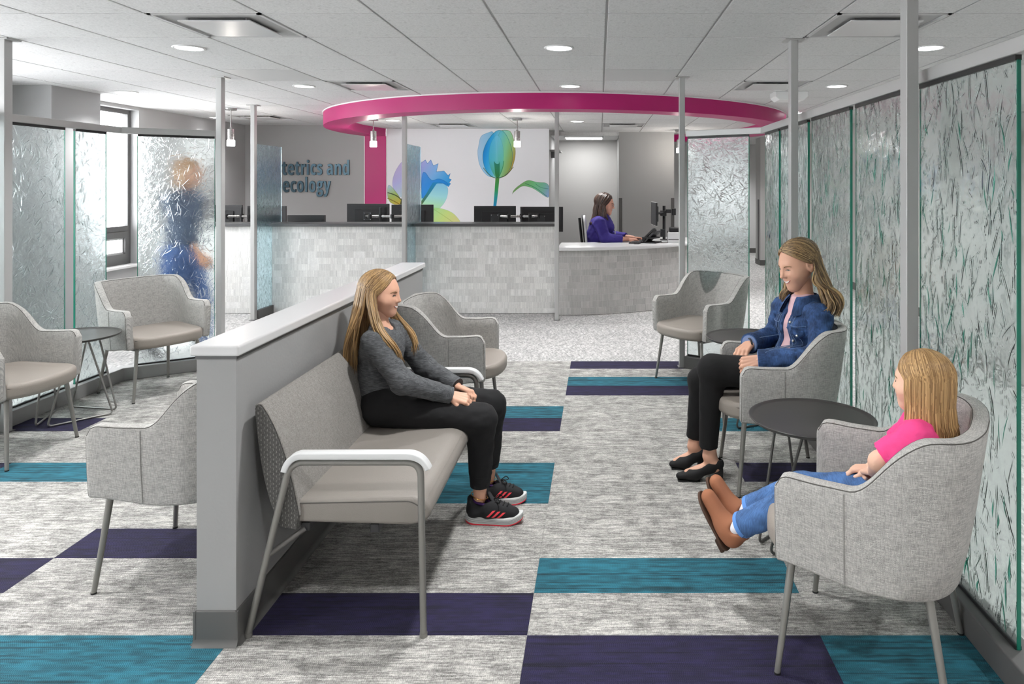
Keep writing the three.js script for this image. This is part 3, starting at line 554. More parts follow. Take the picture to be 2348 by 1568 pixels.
  // daffodil: back petals, trumpet, stem, leaves
  path([[245, 480], [130, 640], [85, 790], [110, 920], [215, 1010], [330, 1000], [520, 900], [520, 520], [380, 460]]); fill(90, 500, 400, 1010, [[0, 'rgba(185,160,205,.85)'], [.5, 'rgba(170,170,225,.85)'], [1, 'rgba(170,215,200,.8)']], 'rgba(120,120,180,.6)');
  path([[25, 820], [80, 850], [190, 990], [230, 1080], [150, 1110], [25, 1050]]); fill(30, 830, 150, 1110, [[0, 'rgba(150,190,225,.7)'], [.5, 'rgba(150,180,90,.9)'], [1, 'rgba(190,160,40,.9)']], 'rgba(60,80,40,.6)');
  line([[25, 935], [110, 955], [200, 1010], [260, 1100]], 'rgba(40,50,30,.8)', 9); line([[25, 1010], [120, 1050], [210, 1105]], 'rgba(120,95,20,.8)', 8);
  path([[500, 820], [680, 760], [845, 830], [850, 960], [800, 1080], [700, 1180], [520, 1180], [470, 1000]]); fill(700, 780, 640, 1180, [[0, 'rgba(110,190,235,.85)'], [.5, 'rgba(140,215,220,.8)'], [1, 'rgba(165,220,140,.85)']], 'rgba(70,150,190,.6)');
  path([[600, 1130], [760, 1145], [900, 1195], [980, 1270], [1040, 1360], [600, 1360]]); fill(640, 1140, 900, 1360, [[0, 'rgba(150,210,130,.85)'], [.6, 'rgba(190,215,110,.85)'], [1, 'rgba(205,205,120,.85)']], 'rgba(120,180,150,.7)');
  line([[640, 1150], [800, 1250], [940, 1350]], 'rgba(130,160,70,.6)', 4);
  sharp([[480, 540], [540, 495], [570, 545], [615, 495], [650, 575], [715, 545], [690, 655], [795, 645], [850, 705], [878, 680], [860, 745], [895, 760], [865, 800], [885, 815], [855, 855], [780, 810], [690, 810], [600, 930], [490, 1010]]); fill(480, 520, 880, 820, [[0, 'rgba(170,165,225,.95)'], [.5, 'rgba(110,175,235,.9)'], [1, 'rgba(20,145,220,.95)']], 'rgba(30,110,180,.9)', 3);
  path([[490, 670], [540, 655], [590, 740], [640, 780], [720, 740], [830, 790], [870, 840], [760, 800], [650, 800], [560, 960], [490, 1060]]); fill(490, 680, 860, 900, [[0, 'rgba(60,140,225,.85)'], [1, 'rgba(0,130,215,.9)']], 'rgba(0,100,180,.9)', 3);
  sharp([[740, 790], [690, 820], [600, 950], [485, 1110], [485, 1050], [560, 940], [640, 800]]); fill(720, 800, 490, 1100, [[0, '#1488cf'], [.5, '#23809c'], [1, '#57703a']]);
  sharp([[190, 1110], [215, 1010], [245, 950], [330, 1000], [300, 1110]]); fill(215, 960, 250, 1110, [[0, 'rgba(70,80,40,.9)'], [1, 'rgba(60,60,30,.95)']]);
  const tx = new THREE.CanvasTexture(cv); tx.colorSpace = THREE.SRGBColorSpace;
  const w = W * BACK / FOCAL, h = Hh * BACK / FOCAL, x0 = (X0 - 1374) * BACK / FOCAL, yTop = EYE - (Y0 - 423) * BACK / FOCAL - .0;
  const g = new THREE.BoxGeometry(w - .03, h, .004), uv = g.attributes.uv, face = new THREE.PlaneGeometry(w - .03, h).translate(0, 0, .0022);
  const t = thing('wall_mural', 'white wall print of translucent daffodil, tulip and leaf', 'wall print', [x0 + .03 + (w - .03) / 2, CEIL2 - .004 - h / 2, -(BACK - .003)]);
  part('backing', g, M.wallWhite, t); part('print', face, std(0xffffff, .8, 0, { map: tx }), t);
}
// ---- desktop screens seen from behind, on jointed arms
{
  const px = (p, d) => (p - 1374) * d / FOCAL;
  const monitor = (x, yTop, d, w, turn, label, ribs) => {
    const h = w * .585, t = thing('monitor', label, 'monitor', [x, yTop - h, -d], turn, 'screens behind the tall counter');
    part('casing', cb(w, h, .022, 0, h / 2, 0, .004), M.screenBack, t);
    part('back_bulge', cb(w * .62, h * .62, .02, 0, h * .46, .016, .008), M.black, t);
    part('screen', cb(w - .02, h - .03, .002, 0, h / 2 + .003, -.0115), M.blackGloss, t);
    part('vent_line', cb(w * .8, .006, .004, 0, h * .93, .0115), M.dark, t);
    part('mount_plate', cb(.1, .1, .012, 0, h * .5, .031, .002), M.dark, t);
    for (const a of [-1, 1]) for (const b of [-1, 1]) part('screw', cyl(.005, .005, .004, 0, 0, 0, 10).rotateX(Math.PI / 2).translate(a * .04, h * .5 + b * .04, .038), M.chrome, t);
    return t;
  };
  const arm = (x, d, reach, label, y = 1.14) => {
    const t = thing('monitor_stand', label, 'monitor stand', [x, .752, -d], 0, 'arms that carry the screens');
    part('clamp', cb(.1, .03, .1, 0, .015, 0, .004), M.black, t); part('pole', cyl(.016, .016, .5, 0, .25, 0), M.dark, t); part('collar', cyl(.026, .026, .06, 0, y - .752 + .0, 0), M.black, t);
    for (const [s, e] of [[-1, reach[0]], [1, reach[1]]]) {
      const a = part('arm', rod([[0, y - .752, 0], [s * e * .55, y - .752, .06], [s * e, y - .752, -.045]], .016, .01), M.brushed, t);
      part('elbow', cyl(.022, .022, .055, s * e * .55, y - .752, .06), M.black, a); part('head_joint', cyl(.022, .022, .06, s * e, y - .752, -.045), M.black, a);
    }
  };
  const d = 8.98, mk = (p0, p1, y, label) => monitor(px((p0 + p1) / 2, d), EYE - (y - 423) * d / FOCAL, d, (p1 - p0) * d / FOCAL, 0, label);
  mk(459, 556, 470, 'black monitor back at the far left of the counter, beside the tall post');
  mk(568, 657, 472, 'black monitor back mostly behind the blue glass fin');
  mk(796, 893, 467, 'black monitor back in front of the magenta wall band');
  mk(898, 994, 469, 'black monitor back behind the daffodil post');
  mk(1087, 1183, 472, 'black monitor back under the tulip stem');
  mk(1193, 1291, 474, 'black monitor back at the right end of the tall counter');
  arm(px(561, d), 8.9, [.29, .22], 'double monitor arm at the far left of the counter');
  arm(px(877, d), 8.9, [.2, .3], 'double monitor arm between the two middle screens');
  arm(px(1198, d), 8.9, [.28, .2], 'double monitor arm between the two right screens');
  const lp = thing('document_tray', 'low flat black device beside the blue glass fin on the counter', 'office device', [px(703, 8.95), .752, -8.95]);
  part('body', cb(.47, .38, .05, 0, .21, 0, .005), M.black, lp); part('paper_slot', cb(.36, .012, .01, .02, .335, .028), M.dark, lp); part('stand', cb(.2, .02, .2, 0, .01, 0), M.black, lp);
  // low desk: screens seen from the side
  const dy = .797;
  const sm = (x, dd, turn, label, yb) => { const t = thing('monitor', label, 'monitor', [x, yb, -dd], turn, 'screens on the low desk'); part('casing', cb(.5, .3, .02, 0, .15, 0, .004), M.screenBack, t); part('screen', cb(.48, .275, .002, 0, .152, .0105), M.dark, t); for (const y of [.298, .002]) part('bezel', cb(.5, .006, .024, 0, y, 0), M.alumLight, t); part('back_bulge', cb(.3, .2, .03, 0, .15, -.022, .01), M.black, t); return t; };
  sm(.715, 9.22, -1.52, 'thin monitor seen edge-on in front of the receptionist', 1.01); sm(.745, 9.78, -1.62, 'second edge-on monitor just behind the first at the low desk', .98);
  const am = thing('monitor_stand', 'black monitor stand with clamps at the right end of the low desk', 'monitor stand', [.86, dy, -9.4], 0, 'arms that carry the screens');
  part('base', cb(.1, .015, .14, 0, .008, 0, .003), M.black, am); part('pole', cyl(.02, .02, .46, 0, .23, 0), M.black, am); part('clamp', mg([cb(.08, .07, .08, -.01, .36, 0, .006), cb(.07, .05, .06, .06, .39, .02, .006), cb(.05, .09, .05, .13, .38, 0, .006)]), M.black, am);
  part('arm', mg([rod([[0, .37, 0], [-.07, .37, .1], [-.13, .37, .16]], .015, .01), rod([[0, .37, 0], [-.05, .35, -.18], [-.08, .35, -.32]], .015, .01)]), M.dark, am); part('lower_clamp', cb(.06, .1, .07, -.02, .1, .02, .006), M.black, am);
  const ph = thing('desk_phone', 'black desk phone tilted on its stand on the white desk', 'phone', [.66, dy, -8.98], -.5);
  part('base', mg([cb(.2, .02, .2, 0, .012, 0, .006), cb(.17, .018, .19, 0, .07, .01, .006).rotateX(0)]).rotateZ(.0), M.black, ph);
  part('key_panel', cb(.2, .02, .2, 0, 0, 0, .006).rotateZ(.75).translate(.02, .085, 0), M.dark, ph); part('handset', mg([cb(.22, .03, .045, 0, 0, 0, .012), cb(.05, .045, .05, -.09, -.012, 0, .012), cb(.05, .045, .05, .09, -.012, 0, .012)]).rotateZ(.75).translate(-.0, .115, .08), M.black, ph);
  const kb = thing('keyboard', 'black keyboard under the receptionist\'s hands', 'keyboard', [.48, dy, -9.02], 1.35);
  part('base', cb(.42, .016, .14, 0, .01, 0, .004), M.black, kb); for (let r = 0; r < 5; r++) part('key_row', cb(.4, .006, .02, 0, .02, -.05 + r * .025, .002), M.dark, kb);
  const ms = thing('papers', 'loose white papers beside the keyboard', 'paper', [.42, dy, -8.78], .2); part('sheet', cb(.22, .002, .2, 0, .0015, 0), M.paper, ms); part('clip', cb(.06, .01, .03, .04, .007, .02, .003), M.black, ms);
  const pr = thing('printer', 'small white and black label printer at the right end of the desk', 'printer', [.98, dy, -9.02], -.1);
  part('body', cb(.22, .14, .22, 0, .07, 0, .012), M.white, pr); part('lid', cb(.2, .055, .2, .01, .168, 0, .012), M.black, pr); part('paper_slot', cb(.2, .008, .01, 0, .05, .108), M.dark, pr); part('side_panel', cb(.012, .145, .2, -.108, .072, 0, .003), M.black, pr);
  // shelf unit on the niche side wall, papers on it
  const sh = thing('wall_shelf', 'narrow grey shelf at the right edge of the mural wall', 'shelf', [-.787, 0, -11.6]); part('bracket', cb(.06, .1, .02, .03, 2.02, 0), M.alum, sh); part('shelf_board', cb(.16, .02, .8, .08, 2.08, 0), M.wallMid, sh);
  const bd = thing('binder_row', 'grey folder standing at the right end of the mural', 'folder', [-.84, 0, -10.62]); part('cover', cb(.1, .36, .12, 0, 1.0, 0, .004), M.alum, bd); part('shelf_leg', cb(.1, .82, .12, 0, .41, 0), M.wallMid, bd);
}
// ================================================================ SEATING
const shellTop = z => lerp(.645, .82, sstep(.02, -.175, z)) + .006 * sstep(.1, .24, z);
function makeChairParts() {
  const half = curvePts([[-.276, 0, .235], [-.28, 0, .1], [-.279, 0, -.03], [-.264, 0, -.13], [-.215, 0, -.208], [-.125, 0, -.243], [0, 0, -.252]], 44);
  const line = [...half, ...half.slice(0, -1).reverse().map(p => V(-p.x, 0, p.z))], n = line.length, t = .05, r = .008;
  const frame = i => { const a = line[Math.max(i - 1, 0)], b = line[Math.min(i + 1, n - 1)], tx = b.clone().sub(a).normalize(); return V(-tx.z, 0, tx.x).negate(); };     // inward/outward normal
  const out = i => { const q = frame(i); const c = V(line[i].x, 0, line[i].z + .05); return q.dot(c) >= 0 ? q : q.negate(); };
  const backness = z => sstep(.1, -.28, z);
  const at = (i, off, y, fwd = 0) => { const p = line[i], o = out(i), lean = lerp(.022, .062, backness(p.z)) * (y - .36) / .46 - .012 * (1 - sstep(.34, .5, y)); return V(p.x + o.x * (off + lean * lerp(1, .6, sstep(.4, 1, Math.abs(o.x)))), y, p.z + o.z * (off + lean) + fwd); };
  const yb = z => lerp(.345, .375, sstep(-.05, .235, z));
  const secs = []; let len = [0]; for (let i = 1; i < n; i++) len.push(len[i - 1] + line[i].distanceTo(line[i - 1]));
  const total = len[n - 1];
  const section = (i, inset = 0, fwd = 0) => {
    const e = Math.min(len[i], total - len[i]), z = line[i].z, R = .045, drop = e < R ? R - Math.sqrt(R * R - (R - e) ** 2) : 0;
    const y0 = yb(z) + inset, y1 = shellTop(z) - drop * .8 - inset, h = t / 2 - inset, pts = [];
    const put = (o, y) => pts.push(at(i, o, y, fwd));
    put(h - r, y0); put(h, y0 + r); for (let k = 1; k < 5; k++) put(h, lerp(y0 + r, y1 - r, k / 5)); put(h, y1 - r); put(h - r * .5, y1 - r * .2); put(h - r, y1); put(0, y1 + .002); put(-h + r, y1); put(-h + r * .5, y1 - r * .2); put(-h, y1 - r); for (let k = 4; k > 0; k--) put(-h, lerp(y0 + r, y1 - r, k / 5)); put(-h, y0 + r); put(-h + r, y0); put(h - r, y0);
    return pts;
  };
  const rings = [[section(0, .01, .007), -.01], [section(0, .003, .004), -.004]]; for (let i = 0; i < n; i++) rings.push([section(i), len[i]]); rings.push([section(n - 1, .003, .004), total + .004], [section(n - 1, .01, .007), total + .01]);
  const pos = [], uv = [], idx = [], m = rings[0][0].length;
  for (const [s, u] of rings) { let v = 0; s.forEach((p, k) => { if (k) v += p.distanceTo(s[k - 1]); pos.push(p.x, p.y, p.z); uv.push(u, v); }); }
  for (let i = 0; i < rings.length - 1; i++) for (let k = 0; k < m - 1; k++) { const a = i * m + k; idx.push(a, a + 1, a + m, a + 1, a + m + 1, a + m); }
  for (const e of [0, rings.length - 1]) { const b = e * m; for (let k = 1; k < m - 2; k++) e ? idx.push(b, b + k, b + k + 1) : idx.push(b, b + k + 1, b + k); }
  const shell = new THREE.BufferGeometry(); shell.setAttribute('position', new THREE.Float32BufferAttribute(pos, 3)); shell.setAttribute('uv', new THREE.Float32BufferAttribute(uv, 2)); shell.setIndex(idx);
  const shellG = toCreasedNormals(shell.toNonIndexed(), .7);
  const edge = sgn => sweep(line.map((p, i) => { const e = Math.min(len[i], total - len[i]), R = .045, drop = e < R ? R - Math.sqrt(R * R - (R - e) ** 2) : 0; return at(i, sgn * (t / 2 - .003), shellTop(p.z) - drop * .8 - .004); }), .0020, 6);
  const front = s => sweep([0, 1, 2, 3].map(k => { const i = s < 0 ? 0 : n - 1; return at(i, t / 2 - .003, lerp(yb(.235) + .01, shellTop(.235) - .045, k / 3), .002); }), .0019, 6);
  const pipe = [edge(1), edge(-1), front(-1), front(1)];
  const seamI = 13, seam = [seamI, n - 1 - seamI].map(i => sweep([0, .25, .5, .75, 1].map(k => at(i, t / 2 + .0005, lerp(yb(line[i].z) + .01, shellTop(line[i].z) - .012, k))), .0022, 6));
  const sh = new THREE.Shape(); sh.moveTo(-.19, -.215); sh.lineTo(.19, -.215); sh.quadraticCurveTo(.238, -.18, .244, -.05); sh.lineTo(.248, .2); sh.bezierCurveTo(.25, .295, .12, .33, 0, .33); sh.bezierCurveTo(-.12, .33, -.25, .295, -.248, .2); sh.lineTo(-.244, -.05); sh.quadraticCurveTo(-.238, -.18, -.19, -.215);
  const seat = (() => { const g = extrude(sh, .095, .026, 5, 20); g.rotateX(Math.PI / 2); g.translate(0, .472, 0); const q = clean(g), p = q.attributes.position; for (let i = 0; i < p.count; i++) { const x = p.getX(i), z = p.getZ(i), y = p.getY(i); p.setY(i, y - .018 * sstep(-.1, .32, z) * (y > .42 ? 1 : .3) - .02 * (z < -.05 ? sstep(-.05, -.25, z) : 0)); } q.computeVertexNormals(); return metric(toCreasedNormals(q, .6)); })();
  const seatSeam = sweep(Array.from({ length: 41 }, (_, k) => { const u = k / 40, x = lerp(-.242, .242, u); const z = .2 + .124 * Math.sqrt(Math.max(0, 1 - (x / .252) ** 2)); return V(x, .4435 - .018 * sstep(-.1, .32, z) * .6, z + .0015); }), .002, 5);
  const leg = (sx, front) => sweep([V(sx * .17, .372, front ? .17 : -.15), V(sx * .205, .368, front ? .2 : -.175), V(sx * .216, .352, front ? .209 : -.184), V(sx * .235, .18, front ? .226 : -.215), V(sx * (front ? .256 : .25), .004, front ? .245 : -.245)], u => lerp(.0135, .0095, clamp((u - .4) * 1.6)), 12);
  const footC = (sx, front) => cyl(.0105, .0105, .006, sx * (front ? .256 : .25), .003, front ? .245 : -.245, 12);
  const under = mg([cb(.42, .02, .36, 0, .365, .01, .006), rod([[-.2, .356, .12], [-.2, .35, .16], [.2, .35, .16], [.2, .356, .12]], .006, .03), rod([[-.2, .35, .2], [-.2, .345, -.18]], .006), rod([[.2, .35, .2], [.2, .345, -.18]], .006)]);
  return { shellG, pipe, seam, seat, seatSeam, leg, footC, under };
}
const CH = makeChairParts();
function armchair(x, d, face, label) {                               // face: [x, d] direction the sitter looks to
  const t = thing('armchair', label, 'armchair', [x, 0, -d], Math.atan2(face[0], -face[1]), 'grey tweed armchairs');
  const s = part('shell', CH.shellG, M.fabric, t); for (const q of CH.pipe) part('piping', q, M.piping, s); for (const q of CH.seam) part('seam', q, M.fabric, s);
  const c = part('seat', CH.seat, M.vinyl, t); part('seam', CH.seatSeam, M.piping, c);
  for (const f of [true, false]) for (const sx of [-1, 1]) { const l = part('leg', CH.leg(sx, f), M.leg, t); part('foot_glide', CH.footC(sx, f), M.foot, l); }
  part('seat_frame', CH.under, M.legDark, t);
  return t;
}
armchair(.93, 3.74, [-1, 0], 'grey tweed armchair in which the woman in denim sits');
armchair(.90, 2.33, [-.868, .497], 'grey tweed armchair seen from behind, in which the little girl in pink sits');
armchair(.80, 5.58, [-.80, -.60], 'empty grey tweed armchair beside the far right glass panel');
armchair(-.915, 4.46, [1, 0], 'empty grey tweed armchair beyond the girl on the bench');
armchair(-3.425, 4.06, [1, 0], 'empty grey tweed armchair cut by the left edge of the view');
armchair(-3.355, 5.32, [.87, -.5], 'empty grey tweed armchair before the walking person behind glass');
armchair(-1.655, 2.92, [-1, 0], 'grey tweed armchair with its back against the left side of the half wall');
// ---- round tray tables
function trayTable(x, d, turn, label, wireMat) {
  const t = thing('side_table', label, 'table', [x, 0, -d], turn, 'round tray tables'), R = .265, H = .54;
  part('tray', new THREE.LatheGeometry([[0, H - .022], [.19, H - .026], [R - .012, H - .016], [R, H - .004], [R + .001, H], [R - .004, H + .001], [R - .012, H - .003], [R - .022, H - .0075], [0, H - .0085]].map(p => new THREE.Vector2(...p)), 64), M.tray, t);
  for (let k = 0; k < 3; k++) {
    const a = k * 2 * Math.PI / 3, at = (r, y, da) => V(r * Math.cos(a + da), y, r * Math.sin(a + da));
    part('leg_loop', rod([at(.15, H - .024, -.28), at(.235, .008, -.86), at(.235, .008, .86), at(.15, H - .024, .28)], .0062, .03), wireMat, t);
  }
  part('top_plate', cyl(.17, .17, .006, 0, H - .026, 0, 32), M.wireDark, t);
}
trayTable(.915, 3.05, .3, 'dark round tray table between the woman and the little girl', M.wireDark);
trayTable(.97, 4.66, .9, 'round tray table behind the woman, beside the empty far chair', M.wireDark);
trayTable(-3.49, 4.71, 1.4, 'round tray table between the two empty left armchairs', M.wire);
// ---- two-seat bench along the half wall
{
  const t = thing('bench', 'two-seat taupe waiting bench with white-capped metal arms', 'bench', [-.9, 0, -2.96]), L = .53;
  const prof = new THREE.Shape(); prof.moveTo(-.283, .765); prof.bezierCurveTo(-.272, .66, -.262, .5, -.196, .362); prof.lineTo(-.138, .352); prof.lineTo(-.132, .40); prof.bezierCurveTo(-.16, .55, -.2, .70, -.262, .778); prof.quadraticCurveTo(-.28, .785, -.283, .765);
  const bb = extrude(prof, 2 * L, .006, 2, 16).translate(0, 0, -L); const bk = part('backrest', metric(toCreasedNormals(clean(bb), .5)), M.benchSide, t);
  const fr = new THREE.Shape(); fr.moveTo(-.132, .40); fr.bezierCurveTo(-.16, .55, -.2, .70, -.262, .778); fr.quadraticCurveTo(-.276, .783, -.281, .772); fr.lineTo(-.284, .776); fr.quadraticCurveTo(-.277, .789, -.258, .783); fr.bezierCurveTo(-.194, .704, -.153, .552, -.125, .402); fr.lineTo(-.132, .40);
  part('back_cover', metric(toCreasedNormals(clean(extrude(fr, 2 * L - .012, .002, 1, 16).translate(0, 0, -L + .006)), .6)), M.benchBack, bk);
  const sp = new THREE.Shape(); sp.moveTo(-.19, .372); sp.lineTo(.24, .36); sp.quadraticCurveTo(.318, .365, .316, .408); sp.quadraticCurveTo(.31, .452, .25, .462); sp.lineTo(-.19, .447);
  sp.lineTo(-.19, .372);
  const st = part('seat', metric(toCreasedNormals(clean(extrude(sp, 1.03, .016, 4, 16).translate(0, 0, -.515)), .7)), M.benchSeat, t);
  for (const z of [.5155, -.5155]) part('seam', rod([[-.18, .438, z], [.25, .446, z], [.30, .415, z]], .0018, .02), M.piping, st);
  part('under_rail', cb(.03, .03, 1.0, .12, .345, 0, .003), M.dark, t); part('under_rail', cb(.03, .03, 1.0, -.12, .35, 0, .003), M.dark, t);
  for (const s of [1, -1]) {
    const z = s * .548, f = part('arm_frame', rod([[-.294, .012, z], [-.152, .594, z], [.292, .594, z], [.302, .012, z]], .0118, .05, 12), M.leg, t);
    for (const x of [-.294, .302]) part('foot_glide', cyl(.013, .013, .014, x, .007, z), M.leg, f);
    part('cross_bar', rod([[-.23, .275, z], [-.12, .345, z - s * .05]], .01), M.legDark, f);
    const ap = new THREE.Shape(); ap.moveTo(-.178, .566); ap.quadraticCurveTo(-.165, .622, -.115, .630); ap.lineTo(.25, .631); ap.quadraticCurveTo(.303, .629, .328, .575); ap.lineTo(.312, .568); ap.quadraticCurveTo(.296, .605, .25, .607); ap.lineTo(-.115, .607); ap.quadraticCurveTo(-.148, .6, -.158, .562); ap.lineTo(-.178, .566);
    part('arm_cap', toCreasedNormals(clean(extrude(ap, .042, .006, 3, 12).translate(0, 0, z - .021)), .5), M.arm, f);
  }
}

// ================================================================ PEOPLE: tools
const n3 = createNoise3D(() => { seedState = (seedState * 1664525 + 1013904223) >>> 0; return seedState / 4294967296; });
const smin = (a, b, k) => { const h = Math.max(k - Math.abs(a - b), 0) / k; return Math.min(a, b) - h * h * k * .25; };
const smax = (a, b, k) => -smin(-a, -b, k);
const ell = (x, y, z, cx, cy, cz, rx, ry, rz) => { x -= cx; y -= cy; z -= cz; const k0 = Math.hypot(x / rx, y / ry, z / rz), k1 = Math.hypot(x / rx / rx, y / ry / ry, z / rz / rz); return k0 < 1e-6 ? -Math.min(rx, ry, rz) : k0 * (k0 - 1) / k1; };
// bone: a, b (Vector3), ra, rb, options { n: Vector3 thin axis, s: how much thinner, cap: flat end at b, capA: flat end at a }
function bone(a, b, ra, rb = ra, o = {}) { const u = b.clone().sub(a), L = Math.max(u.length(), 1e-6); return { ax: a.x, ay: a.y, az: a.z, ux: u.x / L, uy: u.y / L, uz: u.z / L, L, ra, rb, n: o.n?.clone().normalize(), s: o.s ? o.s * o.s - 1 : 0, cap: o.cap, capA: o.capA }; }
function bd(q, x, y, z, grow = 0) {
  x -= q.ax; y -= q.ay; z -= q.az; const t0 = x * q.ux + y * q.uy + z * q.uz, t = t0 < 0 ? 0 : t0 > q.L ? q.L : t0, px = x - q.ux * t, py = y - q.uy * t, pz = z - q.uz * t;
  let d2 = px * px + py * py + pz * pz; if (q.s) { const k = px * q.n.x + py * q.n.y + pz * q.n.z; d2 += q.s * k * k; }
  let d = Math.sqrt(d2) - (q.ra + (q.rb - q.ra) * t / q.L) - grow;
  if (q.cap && t0 - q.L > d) d = t0 - q.L; if (q.capA && -t0 > d) d = -t0; return d;
}
function field(bones, k, grow = 0, wr = 0, wf = 20, wscale = [1, 1, 1]) {
  return (x, y, z) => { let d = 1e3; for (const q of bones) { const e = bd(q, x, y, z, grow); d = d > 900 ? e : smin(d, e, k); } if (wr && d < .05) d += wr * (n3(x * wf * wscale[0], y * wf * wscale[1], z * wf * wscale[2]) + .5 * n3(x * wf * 2.1 * wscale[0] + 7, y * wf * 2.1 * wscale[1], z * wf * 2.1 * wscale[2])); return d; };
}
function boneBox(bones, pad) { const b = new THREE.Box3(); for (const q of bones) { b.expandByPoint(V(q.ax, q.ay, q.az).addScalar(q.ra)); b.expandByPoint(V(q.ax, q.ay, q.az).addScalar(-q.ra)); const e = V(q.ax + q.ux * q.L, q.ay + q.uy * q.L, q.az + q.uz * q.L); b.expandByPoint(e.clone().addScalar(q.rb)); b.expandByPoint(e.addScalar(-q.rb)); } return b.expandByScalar(pad); }
function nets(f, box, cell) {                                     // naive surface nets
  const { min, max } = box, nx = Math.ceil((max.x - min.x) / cell) + 1, ny = Math.ceil((max.y - min.y) / cell) + 1, nz = Math.ceil((max.z - min.z) / cell) + 1;
  const g = new Float32Array(nx * ny * nz), at = (i, j, k) => (k * ny + j) * nx + i;
  for (let k = 0; k < nz; k++) for (let j = 0; j < ny; j++) for (let i = 0; i < nx;) { const v = f(min.x + i * cell, min.y + j * cell, min.z + k * cell); g[at(i, j, k)] = v; const skip = v > 4 * cell ? Math.min(Math.floor(v / cell * .6) - 1, nx - 1 - i) : 0; for (let s = 1; s <= skip; s++) g[at(i + s, j, k)] = v; i += 1 + Math.max(skip, 0); }
  const id = new Int32Array(nx * ny * nz).fill(-1), pos = [], idx = [], C = [[0, 0, 0], [1, 0, 0], [0, 1, 0], [1, 1, 0], [0, 0, 1], [1, 0, 1], [0, 1, 1], [1, 1, 1]], E = [[0, 1], [2, 3], [4, 5], [6, 7], [0, 2], [1, 3], [4, 6], [5, 7], [0, 4], [1, 5], [2, 6], [3, 7]];
  for (let k = 0; k < nz - 1; k++) for (let j = 0; j < ny - 1; j++) for (let i = 0; i < nx - 1; i++) {
    let m = 0; const v = C.map(c => g[at(i + c[0], j + c[1], k + c[2])]); for (let q = 0; q < 8; q++) if (v[q] < 0) m |= 1 << q; if (m === 0 || m === 255) continue;
    let sx = 0, sy = 0, sz = 0, n = 0; for (const [a, b] of E) if ((v[a] < 0) !== (v[b] < 0)) { const t = v[a] / (v[a] - v[b]); sx += lerp(C[a][0], C[b][0], t); sy += lerp(C[a][1], C[b][1], t); sz += lerp(C[a][2], C[b][2], t); n++; }
    id[at(i, j, k)] = pos.length / 3; pos.push(min.x + (i + sx / n) * cell, min.y + (j + sy / n) * cell, min.z + (k + sz / n) * cell);
  }
  const quad = (a, b, c, d, flip) => flip ? idx.push(a, c, b, a, d, c) : idx.push(a, b, c, a, c, d);
  for (let k = 1; k < nz - 1; k++) for (let j = 1; j < ny - 1; j++) for (let i = 1; i < nx - 1; i++) {
    const v0 = g[at(i, j, k)] < 0;
    if (v0 !== (g[at(i + 1, j, k)] < 0)) quad(id[at(i, j - 1, k - 1)], id[at(i, j, k - 1)], id[at(i, j, k)], id[at(i, j - 1, k)], !v0);
    if (v0 !== (g[at(i, j + 1, k)] < 0)) quad(id[at(i - 1, j, k - 1)], id[at(i - 1, j, k)], id[at(i, j, k)], id[at(i, j, k - 1)], !v0);
    if (v0 !== (g[at(i, j, k + 1)] < 0)) quad(id[at(i - 1, j - 1, k)], id[at(i, j - 1, k)], id[at(i, j, k)], id[at(i - 1, j, k)], !v0);
  }
  const q = new THREE.BufferGeometry(); q.setAttribute('position', new THREE.Float32BufferAttribute(pos, 3)); q.setIndex(idx); q.computeVertexNormals(); return q;
}
function metricTri(geo) {                                           // uv in metres, axis chosen per triangle
  const g = geo.index ? geo.toNonIndexed() : geo, p = g.attributes.position, uv = new Float32Array(p.count * 2), a = V(), b = V(), c = V();
  for (let i = 0; i < p.count; i += 3) { a.fromBufferAttribute(p, i); b.fromBufferAttribute(p, i + 1).sub(a); c.fromBufferAttribute(p, i + 2).sub(a); b.cross(c); const ax = Math.abs(b.x), ay = Math.abs(b.y), az = Math.abs(b.z); for (let k = 0; k < 3; k++) { const x = p.getX(i + k), y = p.getY(i + k), z = p.getZ(i + k); const [u, v] = ay > ax && ay > az ? [x, z] : ax > az ? [z, y] : [x, y]; uv[2 * (i + k)] = u; uv[2 * (i + k) + 1] = v; } }
  g.setAttribute('uv', new THREE.BufferAttribute(uv, 2)); return g;
}
const cloth = (bones, k, grow, cell, wr = 0, wf = 20, ws) => metricTri(nets(field(bones, k, grow, wr, wf, ws), boneBox(bones, grow + .03), cell));
